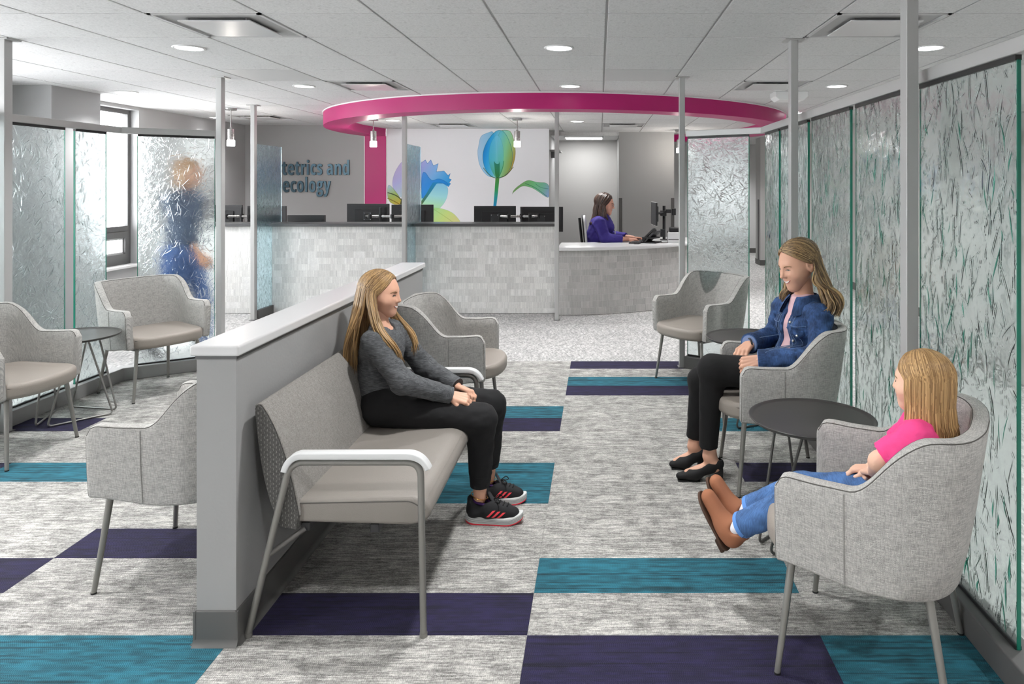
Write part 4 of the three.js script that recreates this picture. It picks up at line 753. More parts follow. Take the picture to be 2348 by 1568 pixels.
// ---- head, in its own axes: x to its left/right, y up, z forward; about 0.225 from chin to crown
function headField(o = {}) {
  const c = o.child ?? 0, nz = lerp(1, .72, c), jw = lerp(1, .9, c);
  return (x, y, z) => {
    const X = Math.abs(x);
    let d = smin(ell(x, y, z, 0, .030, -.012, .0745, .088, .096), ell(x, y, z, 0, -.024, .028, .057 * jw, .080, .060), .045);
    const t = clamp((-.05 - y) / .045), jx = x, jy = y - lerp(-.05, -.092 * jw, t), jz = z - lerp(.022, .058, t); d = smin(d, Math.hypot(jx, jy, jz) - lerp(.045, .023, t), .04);
    d = smin(d, Math.hypot(X - .037, y + .026, z - .053) - .0265, .028);
    d = smin(d, Math.hypot(Math.max(X - .032, 0), y - .024, z - .074 + X * .25) - .012, .02);
    const nt = clamp((.016 - y) / .04), ny = y - lerp(.016, -.024, nt), nq = z - lerp(.085, .0855 + .021 * nz, nt); d = smin(d, Math.hypot(x * 1.0, ny, nq) - lerp(.006, .0105, nt), .014);
    d = smin(d, Math.hypot(X - .010, y + .027, z - .091) - .0075, .009);
    d = smin(d, Math.hypot(Math.max(X - .016, 0), y + .054, z - .078 + X * .35) - .012, .016);
    d = smin(d, Math.hypot(x, y + .089 * jw, z - .068) - .017, .026);
    d = smax(d, -(Math.hypot(X - .031, y - .004, z - .1) - .0165), .012);
    if (!o.noEars) { let e = ell(x, y, z, Math.sign(x) * .0765, -.006, -.012, .0095, .031, .0185); e = smax(e, -(Math.hypot(X - .088, y + .002, z + .008) - .0125), .006); d = smin(d, e, .008); }
    return d;
  };
}
// frame: matrix from head axes to the scene
function headFrame(c, fwd, up, scale) { const f = fwd.clone().normalize(), r = up.clone().cross(f).normalize(), u = f.clone().cross(r); return new THREE.Matrix4().makeBasis(r.multiplyScalar(scale), u.multiplyScalar(scale), f.multiplyScalar(scale)).setPosition(c); }
const headBox = new THREE.Box3(V(-.1, -.13, -.125), V(.1, .135, .13));
const headMesh = (f, M4, cell = .0035) => nets(f, headBox, cell).applyMatrix4(M4);
const onFace = (f, x, y, off = 0) => { let a = .14, b = 0; for (let z = .14; z > -.02; z -= .003) if (f(x, y, z) < 0) { b = z; a = z + .003; break; } for (let i = 0; i < 10; i++) { const m = (a + b) / 2; f(x, y, m) < 0 ? b = m : a = m; } return V(x, y, a + off); };
const faceLine = (f, pts, r, off, M4, n = 14) => sweep(curvePts(pts.map(p => [p[0], p[1], 0]), n).map(p => onFace(f, p.x, p.y, off)), r, 6).applyMatrix4(M4);
const facePatch = (f, top, bot, off, M4, n = 16, m = 5) => { const a = curvePts(top.map(p => [p[0], p[1], 0]), n), b = curvePts(bot.map(p => [p[0], p[1], 0]), n); const g = grid(n, m, (u, v) => { const i = Math.round(u * n), x = lerp(b[i].x, a[i].x, v), y = lerp(b[i].y, a[i].y, v), p = onFace(f, x, y, off); return [p.x, p.y, p.z]; }); return g.applyMatrix4(M4); };
// smiling face: lips, teeth, eyes and brows as small parts of the head
function face(parent, f, M4, o) {
  const s = o.smile ?? 1, w = .023 + .005 * s, up = .006 * s, y0 = -.053;
  const corners = [[-w, y0 + up], [w, y0 + up]], top = [[-w, y0 + up], [-w * .5, y0 + .002], [0, y0 + .001], [w * .5, y0 + .002], [w, y0 + up]], bot = [[-w, y0 + up], [-w * .55, y0 - .007 * s], [0, y0 - .0105 * s - .001], [w * .55, y0 - .007 * s], [w, y0 + up]];
  if (s > .3) { part('mouth', facePatch(f, top, bot, .0006, M4), o.mouthMat, parent); part('teeth', facePatch(f, top.map(([x, y]) => [x * .9, y - .0005]), top.map(([x, y], i) => [x * .92, y - s * [.0004, .0072, .0098, .0072, .0004][i]]), .0013, M4), o.teethMat, parent); }
  part('lips', mg([faceLine(f, top, .0019, -.0006, M4), faceLine(f, bot, .0025, -.0008, M4)]), o.lipMat, parent);
  for (const sx of [-1, 1]) {
    const ex = sx * .031, sq = o.squint ?? .5, eT = [[ex - .0125, .002], [ex - .006, .0055 - .002 * sq], [ex + .001, .007 - .0025 * sq], [ex + .008, .0055 - .002 * sq], [ex + .0135, .001]], eB = [[ex - .0125, .002], [ex - .005, -.0015 + .0015 * sq], [ex + .002, -.0025 + .002 * sq], [ex + .009, -.001 + .0015 * sq], [ex + .0135, .001]];
    const e = part('eye', facePatch(f, eT, eB, .0008, M4, 12, 3), o.eyeMat, parent);
    part('iris', facePatch(f, [[ex - .0035, .0052 - .002 * sq], [ex, .006 - .002 * sq], [ex + .0035, .0052 - .002 * sq]], [[ex - .0035, -.0008 + .001 * sq], [ex, -.002 + .002 * sq], [ex + .0035, -.0008 + .001 * sq]], .0014, M4, 6, 2), o.irisMat, e);
    part('eyelashes', faceLine(f, eT.map(([x, y]) => [x, y + .0006]), .0013, .0012, M4), o.lashMat, parent);
    part('eyebrow', faceLine(f, [[ex - sx * .015, .0185], [ex - sx * .002, .0225], [ex + sx * .012, .0215], [ex + sx * .02, .0165]], .0021, .0, M4), o.browMat, parent);
  }
}
// ---- hair: scalp cap plus many tapering locks with their own tint
function hair(parent, M4, o) {
  reseed(o.seed ?? 5);
  const list = [], P = [.078, .093, .1], c0 = V(0, .030, -.012), surf = (dir, k) => V(c0.x + dir.x * P[0] * k, c0.y + dir.y * P[1] * k, c0.z + dir.z * P[2] * k), scale = M4.getMaxScaleOnAxis();
  const capF = (x, y, z) => { const e = ell(x, y, z, c0.x, c0.y, c0.z, P[0] * 1.02, P[1] * 1.02, P[2] * 1.02), cut = z - (o.hairline ?? (yy => lerp(.0, .085, sstep(.0, .085, yy))))(y), low = (o.capLow ?? -.06) - y; return smax(smax(e, cut, .012), low, .01); };
  const tint = (g, k) => { const n = g.attributes.position.count, a = new Float32Array(n * 3), A = o.dark, B = o.light; for (let i = 0; i < n; i++) for (let q = 0; q < 3; q++) a[3 * i + q] = lerp(A[q], B[q], k); g.setAttribute('color', new THREE.BufferAttribute(a, 3)); return g; };
  const strip = g => { const q = clean(g); return q; };
  const cap = nets(capF, headBox, .005); cap.applyMatrix4(M4); list.push([strip(cap), .22]);
  for (let i = 0; i < o.count; i++) {
    const L = o.lock(i, rnd); if (!L) continue;                      // { root: dir, side: dir, fall: [local points], r }
    const A = L.root.clone().normalize(), B = L.side.clone().normalize(), pts = [];
    for (let q = 0; q <= 8; q++) { const t = q / 8, dir = A.clone().lerp(B, t).normalize(); pts.push(surf(dir, lerp(1.0, 1.045, t) + .02 * rnd() + (L.lift ?? 0) * Math.sin(t * Math.PI)).applyMatrix4(M4)); }
    const fall = L.fall(pts[8].clone()); const all = curvePts([...pts.filter((_, k) => k % 2 === 0), ...fall], 20);
    const r = L.r * scale; list.push([strip(sweep(all, u => r * (u < .25 ? lerp(.55, 1, u / .25) : u < .8 ? 1 : lerp(1, .15, (u - .8) / .2)), 5)), clamp(L.tint ?? rnd())]);
  }
  const g = mergeGeometries(list.map(([q, k]) => tint(q, k)));
  return part('hair', g, phys(0xffffff, .42, { vertexColors: true, sheen: .3, sheenRoughness: .4 }), parent);
}
// ---- hand: wrist W, d towards the fingers, n out of the back of the hand, side +1/-1 for the thumb along n x d
function hand(W, d, n, side, sc, curl = [.5, .6, .4], spread = .08) {
  d = d.clone().normalize(); n = n.clone().sub(d.clone().multiplyScalar(n.dot(d))).normalize(); const s = n.clone().cross(d).multiplyScalar(side), at = (f, l, h = 0) => W.clone().addScaledVector(d, f * sc).addScaledVector(s, l * sc).addScaledVector(n, h * sc), out = [];
  const lat = [.030, .010, -.010, -.028], len = [.070, .080, .075, .058], kn = [.086, .092, .088, .080];
  for (let i = 0; i < 4; i++) {
    const k = at(kn[i], lat[i], .004); out.push(bone(at(.008, lat[i] * .62), k, .0145 * sc, .0118 * sc));
    let p = k, a = 0; const dir0 = d.clone().addScaledVector(s, lat[i] * spread / .03);
    [.46, .3, .24].forEach((q, j) => { a += curl[j] * (1 + .12 * i); const v = dir0.clone().multiplyScalar(Math.cos(a)).addScaledVector(n, -Math.sin(a)).normalize(), e = p.clone().addScaledVector(v, len[i] * q * sc); out.push(bone(p, e, (.0102 - .0008 * j) * sc * (i === 3 ? .9 : 1), (.0096 - .0009 * j) * sc * (i === 3 ? .9 : 1))); p = e; });
  }
  const t0 = at(.018, .022, -.006), t1 = at(.048, .042, -.016), t2 = at(.078, .046, -.026), t3 = at(.1, .040, -.034); out.push(bone(t0, t1, .0150 * sc, .0125 * sc), bone(t1, t2, .0118 * sc, .0105 * sc), bone(t2, t3, .0105 * sc, .0085 * sc));
  return out;
}
const handMesh = (bones, k = .006, cell = .003) => nets(field(bones, k), boneBox(bones, .012), cell);
// ---- a patch that follows a field: P(u, v) start point, cast along dir
function conform(f, P, dir, nu, nv, off) {
  const d = dir.clone().normalize();
  return grid(nu, nv, (u, v) => { const p = P(u, v); let t = 0; for (; t < .6; t += .004) if (f(p.x + d.x * t, p.y + d.y * t, p.z + d.z * t) < 0) break; let a = t - .004, b = t; for (let i = 0; i < 9; i++) { const m = (a + b) / 2; f(p.x + d.x * m, p.y + d.y * m, p.z + d.z * m) < 0 ? b = m : a = m; } return [p.x + d.x * (a - off), p.y + d.y * (a - off), p.z + d.z * (a - off), u * .1, v * .1]; });
}
const conformLine = (f, pts, dir, r, off, n = 24) => { const d = dir.clone().normalize(); return sweep(curvePts(pts, n).map(p => { let t = 0; for (; t < .6; t += .004) if (f(p.x + d.x * t, p.y + d.y * t, p.z + d.z * t) < 0) break; let a = t - .004, b = t; for (let i = 0; i < 9; i++) { const m = (a + b) / 2; f(p.x + d.x * m, p.y + d.y * m, p.z + d.z * m) < 0 ? b = m : a = m; } return p.clone().addScaledVector(d, a - off); }), r, 6); };
const skin = (c, o = {}) => phys(c, .52, { sheen: .15, ...o });
const SK = { girl: skin(0xdba88e), woman: skin(0xdaa88e), child: skin(0xe4b89e), clerk: skin(0xd8a08a), walker: skin(0xcf9676) };
const FM = { mouthMat: std(0x5a1f1c, .6), teethMat: std(0xf1ece4, .3), lipMat: std(0xc27a6c, .5), eyeMat: std(0xe9e4de, .25), irisMat: std(0x2b2320, .2), lashMat: std(0x3a2a20, .7), browMat: std(0x8a6a48, .8) };
function personGroup(label, base) { const g = thing('person', label, 'person', [base.x, 0, base.z]); return { g, to: q => q.translate(-base.x, 0, -base.z) }; }

// ================================================================ GIRL ON THE BENCH
{
  const base = D(-.95, 0, 3.27), { g, to } = personGroup('seated girl with long blond hair in grey sweater and black joggers on the bench', base);
  const pel = D(-1.0, .555, 3.27), ab = D(-1.01, .66, 3.27), ch = D(-1.005, .765, 3.27), nk = D(-1.005, .875, 3.27), hc = D(-1.012, 1.033, 3.275);
  const shN = D(-1.0, .838, 3.145), shF = D(-.99, .838, 3.40), elN = D(-.862, .672, 3.10), elF = D(-.85, .655, 3.45), wrN = D(-.668, .590, 3.185), wrF = D(-.672, .585, 3.35);
  const hpN = D(-.98, .54, 3.195), hpF = D(-.98, .54, 3.345), knN = D(-.535, .475, 3.205), knF = D(-.52, .478, 3.40), akN = D(-.545, .105, 3.235), akF = D(-.535, .11, 3.435);
  const zAx = V(0, 0, 1), xAx = V(1, 0, 0);
  const torso = [bone(pel, ab, .098, .088, { n: xAx, s: 1.18 }), bone(ab, ch, .088, .1, { n: xAx, s: 1.2 }), bone(D(-1.0, .80, 3.21), D(-.995, .80, 3.33), .072, .072), bone(ch, nk, .085, .042), bone(D(-1.0, .835, 3.17), D(-.995, .835, 3.375), .045, .045)];
  const arms = [bone(shN, elN, .043, .036), bone(elN, wrN, .036, .025), bone(shF, elF, .043, .036), bone(elF, wrF, .036, .025)];
  const legs = [bone(hpN, knN, .083, .058), bone(knN, akN, .053, .033), bone(hpF, knF, .083, .058), bone(knF, akF, .053, .033)];
  const M4 = headFrame(hc, V(1, -.09, .07), V(.09, 1, 0), .91), hf = headField({ child: .75, noEars: true });
  const neck = [bone(D(-1.015, .86, 3.27), D(-1.012, .985, 3.273), .041, .038)];
  const hN = hand(wrN, V(.98, -.32, -.18), V(.25, .9, .5), -1, .82, [.55, .65, .4]), hF = hand(wrF, V(.95, -.34, .34), V(.3, .95, -.2), 1, .82, [.5, .6, .4]);
  const body = mg([nets(field([...torso, ...arms, ...legs, ...neck], .03, -.004), boneBox([...torso, ...arms, ...legs, ...neck], .03), .012), headMesh(hf, M4), handMesh(hN), handMesh(hF), nets(field(neck, .01), boneBox(neck, .02), .006)]);
  const b = part('body', to(body), SK.girl, g);
  face(g, hf, new THREE.Matrix4().makeTranslation(-base.x, 0, -base.z).multiply(M4), { ...FM, smile: .95, squint: .95 });
  // sweater
  const sw = [...torso.slice(1), bone(D(-.985, .525, 3.27), ab, .122, .100, { n: xAx, s: 1.12, capA: true }), bone(shN, elN, .045, .039), bone(elN, wrN.clone().lerp(elN, .0), .038, .029, { cap: true }), bone(shF, elF, .045, .039), bone(elF, wrF, .038, .029, { cap: true })];
  const neckCut = f => (x, y, z) => smax(f(x, y, z), -(Math.hypot(x - nk.x - .01, (y - nk.y - .012) * .8, z - nk.z) - .052), .01);
  const swF0 = field(sw, .028, .010, .0035, 17, [1, 1.9, 1]), swF = neckCut(swF0), swB = boneBox(sw, .05), M_knit = std(0xffffff, .9, 0, { map: T.knit });
  const swm = part('sweater', to(metricTri(nets(swF, swB, .0085))), M_knit, g);
  for (const [a, e] of [[elN, wrN], [elF, wrF]]) { const u = e.clone().sub(a).normalize(); part('cuff', to(sweep([e.clone().addScaledVector(u, -.028), e.clone().addScaledVector(u, -.024), e.clone().addScaledVector(u, .001)], q => q < .1 ? .0365 : .039, 16)), M_knit, swm); }
  part('neckband', to(sweep(Array.from({ length: 25 }, (_, k) => { const a = k / 24 * 2 * Math.PI; return V(nk.x + .004 + .05 * Math.cos(a), nk.y + .004 - .016 * Math.cos(a), nk.z + .05 * Math.sin(a)); }), .0065, 7, false)), M_knit, swm);
  // joggers with ribbed cuffs
  const M_jog = std(0x121214, .88), jg = [bone(hpN, knN, .086, .064), bone(knN, D(-.542, .18, 3.231), .062, .043, { cap: true }), bone(hpF, knF, .086, .064), bone(knF, D(-.532, .19, 3.431), .062, .043, { cap: true }), bone(pel, D(-1.0, .60, 3.27), .108, .1, { n: xAx, s: 1.12, cap: true })];
  const jm = part('joggers', to(cloth(jg, .03, .006, .0095, .003, 14, [1, 1.6, 1])), M_jog, g);
  for (const [k, a, y] of [[knN, akN, .17], [knF, akF, .18]]) part('cuff', to(sweep([a.clone().lerp(k, (y - .002 - a.y) / (k.y - a.y)), a.clone().lerp(k, (y + .055 - a.y) / (k.y - a.y))], u => lerp(.045, .050, u), 18)), M_jog, jm);
  // anklets
  for (const [k, a] of [[knN, akN], [knF, akF]]) part('anklet', to(sweep(Array.from({ length: 25 }, (_, i) => { const t = i / 24 * 2 * Math.PI; return V(a.x - .002 + .037 * Math.cos(t), .118 - .012 * Math.cos(t), a.z + .037 * Math.sin(t)); }), .0022, 5, false)), std(0xd8a25c, .25, 1), g);
  // running shoes
  const shoe = (heel, toe, z, yaw) => {
    const sg = new THREE.Group(); sg.name = 'running_shoe'; g.add(sg); sg.position.set((heel + toe) / 2 - base.x, 0, z - base.z); sg.rotation.y = yaw; const L = toe - heel, k = L / .265;
    const outline = s => { const p = new THREE.Shape(); p.moveTo(-.13 * s, 0); p.bezierCurveTo(-.132 * s, .036 * s, -.09 * s, .040 * s, -.04 * s, .034 * s); p.bezierCurveTo(.0, .031 * s, .04 * s, .045 * s, .075 * s, .044 * s); p.bezierCurveTo(.115 * s, .040 * s, .135 * s, .018 * s, .133 * s, -.004 * s); p.bezierCurveTo(.128 * s, -.034 * s, .08 * s, -.044 * s, .04 * s, -.042 * s); p.bezierCurveTo(0, -.038 * s, -.04 * s, -.036 * s, -.08 * s, -.036 * s); p.bezierCurveTo(-.12 * s, -.034 * s, -.13 * s, -.02 * s, -.13 * s, 0); return p; };
    const rocker = q => { const p = q.attributes.position; for (let i = 0; i < p.count; i++) { const x = p.getX(i), t = clamp((x - .06) / .075); p.setY(i, p.getY(i) + .022 * t * t * k + .010 * clamp((-.085 - x) / .05) ** 1.5 + (x < .02 ? .010 * sstep(.03, -.12, x) * clamp(p.getY(i) / .03) : 0)); } q.computeVertexNormals(); return q; };
    const sole = clean(extrude(outline(k), .030, .004, 3, 14).rotateX(-Math.PI / 2).translate(0, .004, 0)); const out = clean(extrude(outline(k * 1.004), .0055, .002, 2, 14).rotateX(-Math.PI / 2).translate(0, 0, 0));
    const so = part('sole', toCreasedNormals(rocker(sole), .7), std(0xcfd0cf, .6), sg); part('outsole', toCreasedNormals(rocker(out), .7), std(0xe8384a, .6), sg);
    part('sole_groove', mg([.013, .019, .025].map(y => rocker(clean(sweep([...outline(k * 1.003).getPoints(10)].filter(p => p.y > -2).map(p => V(p.x, y, -p.y)), .0011, 5, false))))), std(0x8f9090, .6), so);
    const up = [bone(V(-.085 * k, .055, 0), V(-.02 * k, .055, 0), .036 * k, .036 * k), bone(V(-.02 * k, .052, 0), V(.085 * k, .042, .002), .037 * k, .032 * k, { n: V(0, 1, 0), s: 1.1 }), bone(V(-.02 * k, .07, 0), V(.045 * k, .055, 0), .036 * k, .03 * k), bone(V(-.088 * k, .05, 0), V(-.105 * k, .105, 0), .032 * k, .018 * k)];
    const uf0 = field(up, .03), uf = (x, y, z) => smax(smax(uf0(x, y, z), .028 + .018 * clamp((x - .06) / .075) ** 2 - y, .004), -(Math.hypot((x + .052 * k) * .82, (y - .125) * .8, z * 1.35) - .042 * k), .008);
    const u = part('upper', metricTri(nets(uf, new THREE.Box3(V(-.15, .01, -.06), V(.15, .14, .06)), .0042)), std(0x17171a, .8), sg);
    part('tongue', nets(field([bone(V(.0, .09, 0), V(-.022 * k, .128, 0), .019, .016, { n: V(1, .5, 0), s: 2.2 })], .01), new THREE.Box3(V(-.07, .06, -.04), V(.05, .16, .04)), .004), std(0x38383b, .8), u);
    part('collar_lining', sweep(Array.from({ length: 21 }, (_, i) => { const t = i / 20 * 2 * Math.PI; return V(-.054 * k + .041 * k * Math.cos(t), .092 - .01 * Math.cos(t), .026 * k * Math.sin(t)); }), .0065, 6, false), std(0x3b1757, .8), u);
    for (const sz of [1, -1]) for (let i = 0; i < 3; i++) { const x0 = -.028 + i * .0225; part('stripe', conform(uf, (a, v) => V((x0 + lerp(0, .030, v) + a * .0125) * k, lerp(.042 - i * .0035, .071 - i * .005, v), sz * .2), V(0, 0, -sz), 4, 6, .0012), std(0xff4a55, .55, 0, { side: THREE.DoubleSide }), u); }
    part('laces', mg([...[0, 1, 2, 3].map(i => { const x = (.062 - i * .018) * k; return conformLine(uf, [[x, .2, -.02], [x + .004, .2, 0], [x, .2, .02]].map(p => V(...p)), V(0, -1, 0), .0026, .001, 8); }), sweep(curvePts([[.0, .108, .004], [.02, .118, .024], [.032, .104, .034], [.014, .098, .018], [.0, .106, .004]], 14), .0022, 5), sweep(curvePts([[.0, .108, -.004], [.022, .116, -.022], [.034, .1, -.03], [.012, .098, -.016], [.0, .106, -.004]], 14), .0022, 5), sweep(curvePts([[.0, .106, .004], [.026, .088, .030], [.028, .066, .04]], 10), .0021, 5)]), std(0x0c0c0d, .8), u);
  };
  shoe(-.612, -.347, akN.z + .004, -.04); shoe(-.600, -.352, akF.z + .002, .03);
  // long straight hair, parted in the middle: hanks before and behind the shoulder
  const H4 = new THREE.Matrix4().makeTranslation(-base.x, 0, -base.z).multiply(M4), lx = x => x - base.x, lz = d => -d - base.z;
  hair(g, H4, { seed: 5, count: 950, dark: [.085, .042, .014], light: [.60, .375, .165], hairline: y => lerp(.012, .078, sstep(.03, .1, y)), capLow: -.075,
    lock: (i, R) => {
      const sd = i % 3 === 0 ? -1 : 1, t = R(), th = lerp(1.36, 3.05, t), S = V(sd * Math.sin(th), lerp(-.05, -.4, R()), Math.cos(th) * .95), root = V(sd * .06 * R(), 1, lerp(.95, -.6, t) + .15 * (R() - .5)), tn = Math.pow(R(), 1.35);
      return { root, side: S, r: .0024 + .0015 * R(), tint: .1 + .75 * tn + (t < .2 ? .12 : 0), fall: p => {
        const near = p.z > lz(3.275), zs = near ? 1 : -1;
        if (t < .3) { const e = R(), ex = lx(lerp(-.875, -.935, e)), ez = lz(near ? lerp(3.125, 3.165, R()) : lerp(3.375, 3.42, R())), ey = lerp(.715, .76, R()); return [V(p.x + .006, p.y - .05, p.z + zs * .012), V(lerp(p.x, ex, .42), .895, lerp(p.z, ez, .75) + zs * .018), V(lerp(p.x, ex, .85), .825, ez + zs * .012), V(ex, .78, ez + zs * .004), V(ex + .014 * R(), ey, ez)]; }
        const e = R(), ex = lx(lerp(-1.085, -1.135, e)), ez = lerp(p.z, lz(3.27) + zs * .085 * R() + zs * .03, .6), ey = lerp(.68, .76, R()); return [V(p.x - .010, p.y - .06, p.z + zs * .008), V(lerp(p.x, ex, .6) - .006, .88, ez + zs * .02), V(ex - .012, .79, ez + zs * .012), V(ex - .02 + .012 * R(), ey, ez)];
      } };
    } });
}
// ================================================================ WOMAN IN THE ARMCHAIR
{
  const base = D(.92, 0, 3.72), { g, to } = personGroup('seated smiling woman in blue denim jacket, black trousers and black pumps', base);
  const pel = D(1.02, .555, 3.74), ab = D(1.06, .66, 3.735), ch = D(1.075, .80, 3.735), nk = D(1.075, .935, 3.735), hc = D(1.045, 1.118, 3.72);
  const ft = D(-.93, 0, -.36).normalize(), st = V(-ft.z, 0, ft.x);                                          // torso front and side
  const shN = D(1.125, .872, 3.585), shF = D(1.005, .872, 3.895), elN = D(1.085, .675, 3.515), elF = D(.985, .70, 3.95), wrN = D(.805, .655, 3.565), wrF = D(.80, .695, 3.76);
  const hpN = D(1.0, .55, 3.65), hpF = D(1.0, .54, 3.83), knN = D(.585, .585, 3.66), knF = D(.555, .48, 3.83), akN = D(.575, .125, 3.69), akF = D(.515, .12, 3.845);
  const torso = [bone(pel, ab, .118, .104, { n: ft, s: 1.25 }), bone(ab, ch, .104, .122, { n: ft, s: 1.25 }), bone(ch.clone().addScaledVector(st, -.06).addScaledVector(ft, .045), ch.clone().addScaledVector(st, .06).addScaledVector(ft, .045), .06, .06), bone(ch, nk, .1, .05, { n: ft, s: 1.2 }), bone(shN.clone().lerp(shF, .1), shF.clone().lerp(shN, .1), .05, .05)];
  const arms = [bone(shN, elN, .048, .04), bone(elN, wrN, .04, .027), bone(shF, elF, .048, .04), bone(elF, wrF, .04, .027)];
  const legs = [bone(hpN, knN, .092, .062), bone(knN, akN, .056, .032), bone(hpF, knF, .092, .062), bone(knF, akF, .056, .032)];
  const M4 = headFrame(hc, D(-.90, -.30, -.33), V(-.25, 1, .05), 1.08), hf = headField({ child: 0 });
  const neck = [bone(D(1.085, .90, 3.735), D(1.07, 1.06, 3.735), .05, .047)];
  // hands: the far hand lies over the near one, both between the knees and the lap
  const hF = hand(wrF, V(-.62, -.34, .70), V(-.25, .9, .35), -1, .95, [.45, .75, .5]), hN = hand(wrN, V(-.9, -.28, -.12), V(-.30, .45, .85), 1, .95, [.85, .95, .6]);
  const feet = [bone(akN, D(.600, .075, 3.69), .034, .03), bone(D(.600, .075, 3.69), D(.46, .035, 3.69), .032, .022), bone(akF, D(.535, .075, 3.85), .034, .03), bone(D(.535, .075, 3.85), D(.42, .032, 3.85), .032, .022)];
  const body = mg([nets(field([...torso, ...arms, ...legs, ...neck], .03, -.006), boneBox([...torso, ...arms, ...legs, ...neck], .03), .012), headMesh(hf, M4), handMesh(hN), handMesh(hF), nets(field(neck, .01), boneBox(neck, .02), .006), nets(field([legs[1], ...feet.slice(0, 2)], .02), boneBox(feet, .12), .006), nets(field([legs[3], ...feet.slice(2)], .02), boneBox(feet, .12), .006)]);
  part('body', to(body), SK.woman, g);
  face(g, hf, new THREE.Matrix4().makeTranslation(-base.x, 0, -base.z).multiply(M4), { ...FM, smile: 1.05, squint: .8, lipMat: std(0xc47a72, .45) });
  // shirt inside the jacket
  const shirt = [...torso.slice(1), bone(D(1.02, .60, 3.74), ab, .118, .112, { n: ft, s: 1.22, capA: true }), bone(nk.clone().add(V(0, -.02, 0)), nk.clone().add(V(-.006, .022, 0)), .058, .056, { cap: true })];
  part('shirt', to(cloth(shirt, .03, .003, .009, .002, 18)), std(0xd8b3b8, .85), g);
  // denim jacket, open in a narrow wedge at the front
  const jk = [...torso.slice(1, 3), torso[4], bone(ch, nk.clone().add(V(0, -.03, 0)), .1, .06, { n: ft, s: 1.2 }), bone(D(1.03, .592, 3.74), ab, .128, .118, { n: ft, s: 1.2, capA: true }), bone(shN.clone().add(V(0, -.012, 0)), elN, .043, .045), bone(elN, wrN, .045, .036, { cap: true }), bone(shF.clone().add(V(0, -.012, 0)), elF, .043, .045), bone(elF, wrF, .045, .036, { cap: true })];
  const jf0 = field(jk, .026, .014, .0042, 15, [1, 1.5, 1]);
  const jf = (x, y, z) => { const s = (x - ch.x) * st.x + (z - ch.z) * st.z, fr = (x - ch.x) * ft.x + (z - ch.z) * ft.z, w = lerp(.048, .016, sstep(.58, .86, y)) + .05 * sstep(.86, .95, y); let d = jf0(x, y, z); if (fr > 0) d = smax(d, w - Math.abs(s + .0), .006); return smax(d, -(Math.hypot(x - nk.x, (y - nk.y - .03) * .9, z - nk.z) - .066), .01); };
  const M_den = std(0xffffff, .88, 0, { map: T.denim }), M_stitch = std(0x6f86ab, .8), M_denDark = std(0x1f2f55, .9);
  const jm = part('denim_jacket', to(metricTri(nets(jf, boneBox(jk, .05), .0085))), M_den, g);
  for (const sg of [1, -1]) {
    const flap = o => grid(16, 6, (u, v) => { const a = sg * lerp(Math.PI, .42, u), fr = sstep(.55, 1, u), dir = ft.clone().multiplyScalar(Math.cos(a)).addScaledVector(st, Math.sin(a)), r = lerp(.063, .102 + .018 * fr, v) + o, y = nk.y + .026 - .012 * fr - lerp(0, .058 + .030 * fr, v) + .012 * Math.sin(v * Math.PI) + o * .8; return [nk.x + dir.x * r, y, nk.z + dir.z * r, u * .2, v * .07]; });
    const rim = sweep(Array.from({ length: 17 }, (_, k) => { const p = flap(.003).attributes.position, q = 6 * 17 + k; return V(p.getX(q), p.getY(q), p.getZ(q)); }), .0042, 6);
    part('collar', to(mg([flap(.006), flap(0), rim])), M_den, jm);
  }
  for (const [a, b] of [[elN, wrN], [elF, wrF]]) { const u = b.clone().sub(a).normalize(); const c = part('cuff', to(sweep([b.clone().addScaledVector(u, -.034), b.clone().addScaledVector(u, -.03), b.clone().addScaledVector(u, .004), b.clone().addScaledVector(u, .006)], q => q < .1 ? .05 : q > .9 ? .049 : .0545, 22)), M_den, jm); part('cuff_lining', to(sweep([b.clone().addScaledVector(u, .004), b.clone().addScaledVector(u, .0075)], .044, 20)), std(0x7f93bd, .9), c); }
  // stitched front bands, pocket flap, buttons
  const cast = ft.clone().multiplyScalar(-1), P = (s, y) => ch.clone().addScaledVector(ft, .35).addScaledVector(st, s).setY(y), bs = shN.clone().sub(ch).dot(st) > 0 ? 1 : -1;
  part('seam', to(mg([bs, -bs].flatMap(s => [conformLine(jf, [P(s * .062, .60), P(s * .052, .72), P(s * .042, .86)], cast, .0018, .0012), conformLine(jf, [P(s * .078, .60), P(s * .07, .7), P(s * .062, .86)], cast, .0018, .0012), conformLine(jf, [P(s * .105, .60), P(s * .10, .7), P(s * .085, .79)], cast, .0018, .0012), conformLine(jf, [P(s * .05, .815), P(s * .09, .812), P(s * .125, .818)], cast, .0018, .0012)]))), M_stitch, jm);
  part('pocket_flap', to(conform(jf, (u, v) => P(bs * lerp(.064, .122, u), lerp(.775 - .02 * (1 - Math.abs(2 * u - 1)), .806, v)), cast, 12, 8, .005)), M_den, jm);
  part('pocket_edge', to(conformLine(jf, [P(bs * .064, .775), P(bs * .093, .755), P(bs * .122, .775)], cast, .0022, .004)), M_denDark, jm);
  const button = (s, y) => { const q = conform(jf, (u, v) => P(s + (u - .5) * .001, y + (v - .5) * .001), cast, 1, 1, .004), p = q.attributes.position, c = V(p.getX(0), p.getY(0), p.getZ(0)); return new THREE.SphereGeometry(.0072, 14, 10).scale(1, 1, 1).translate(c.x, c.y, c.z); };
  for (const q of [[bs * .048, .83], [bs * .093, .768], [bs * .056, .735], [bs * .06, .64]]) part('button', to(button(...q)), std(0xd9d6d0, .3, .6), jm);
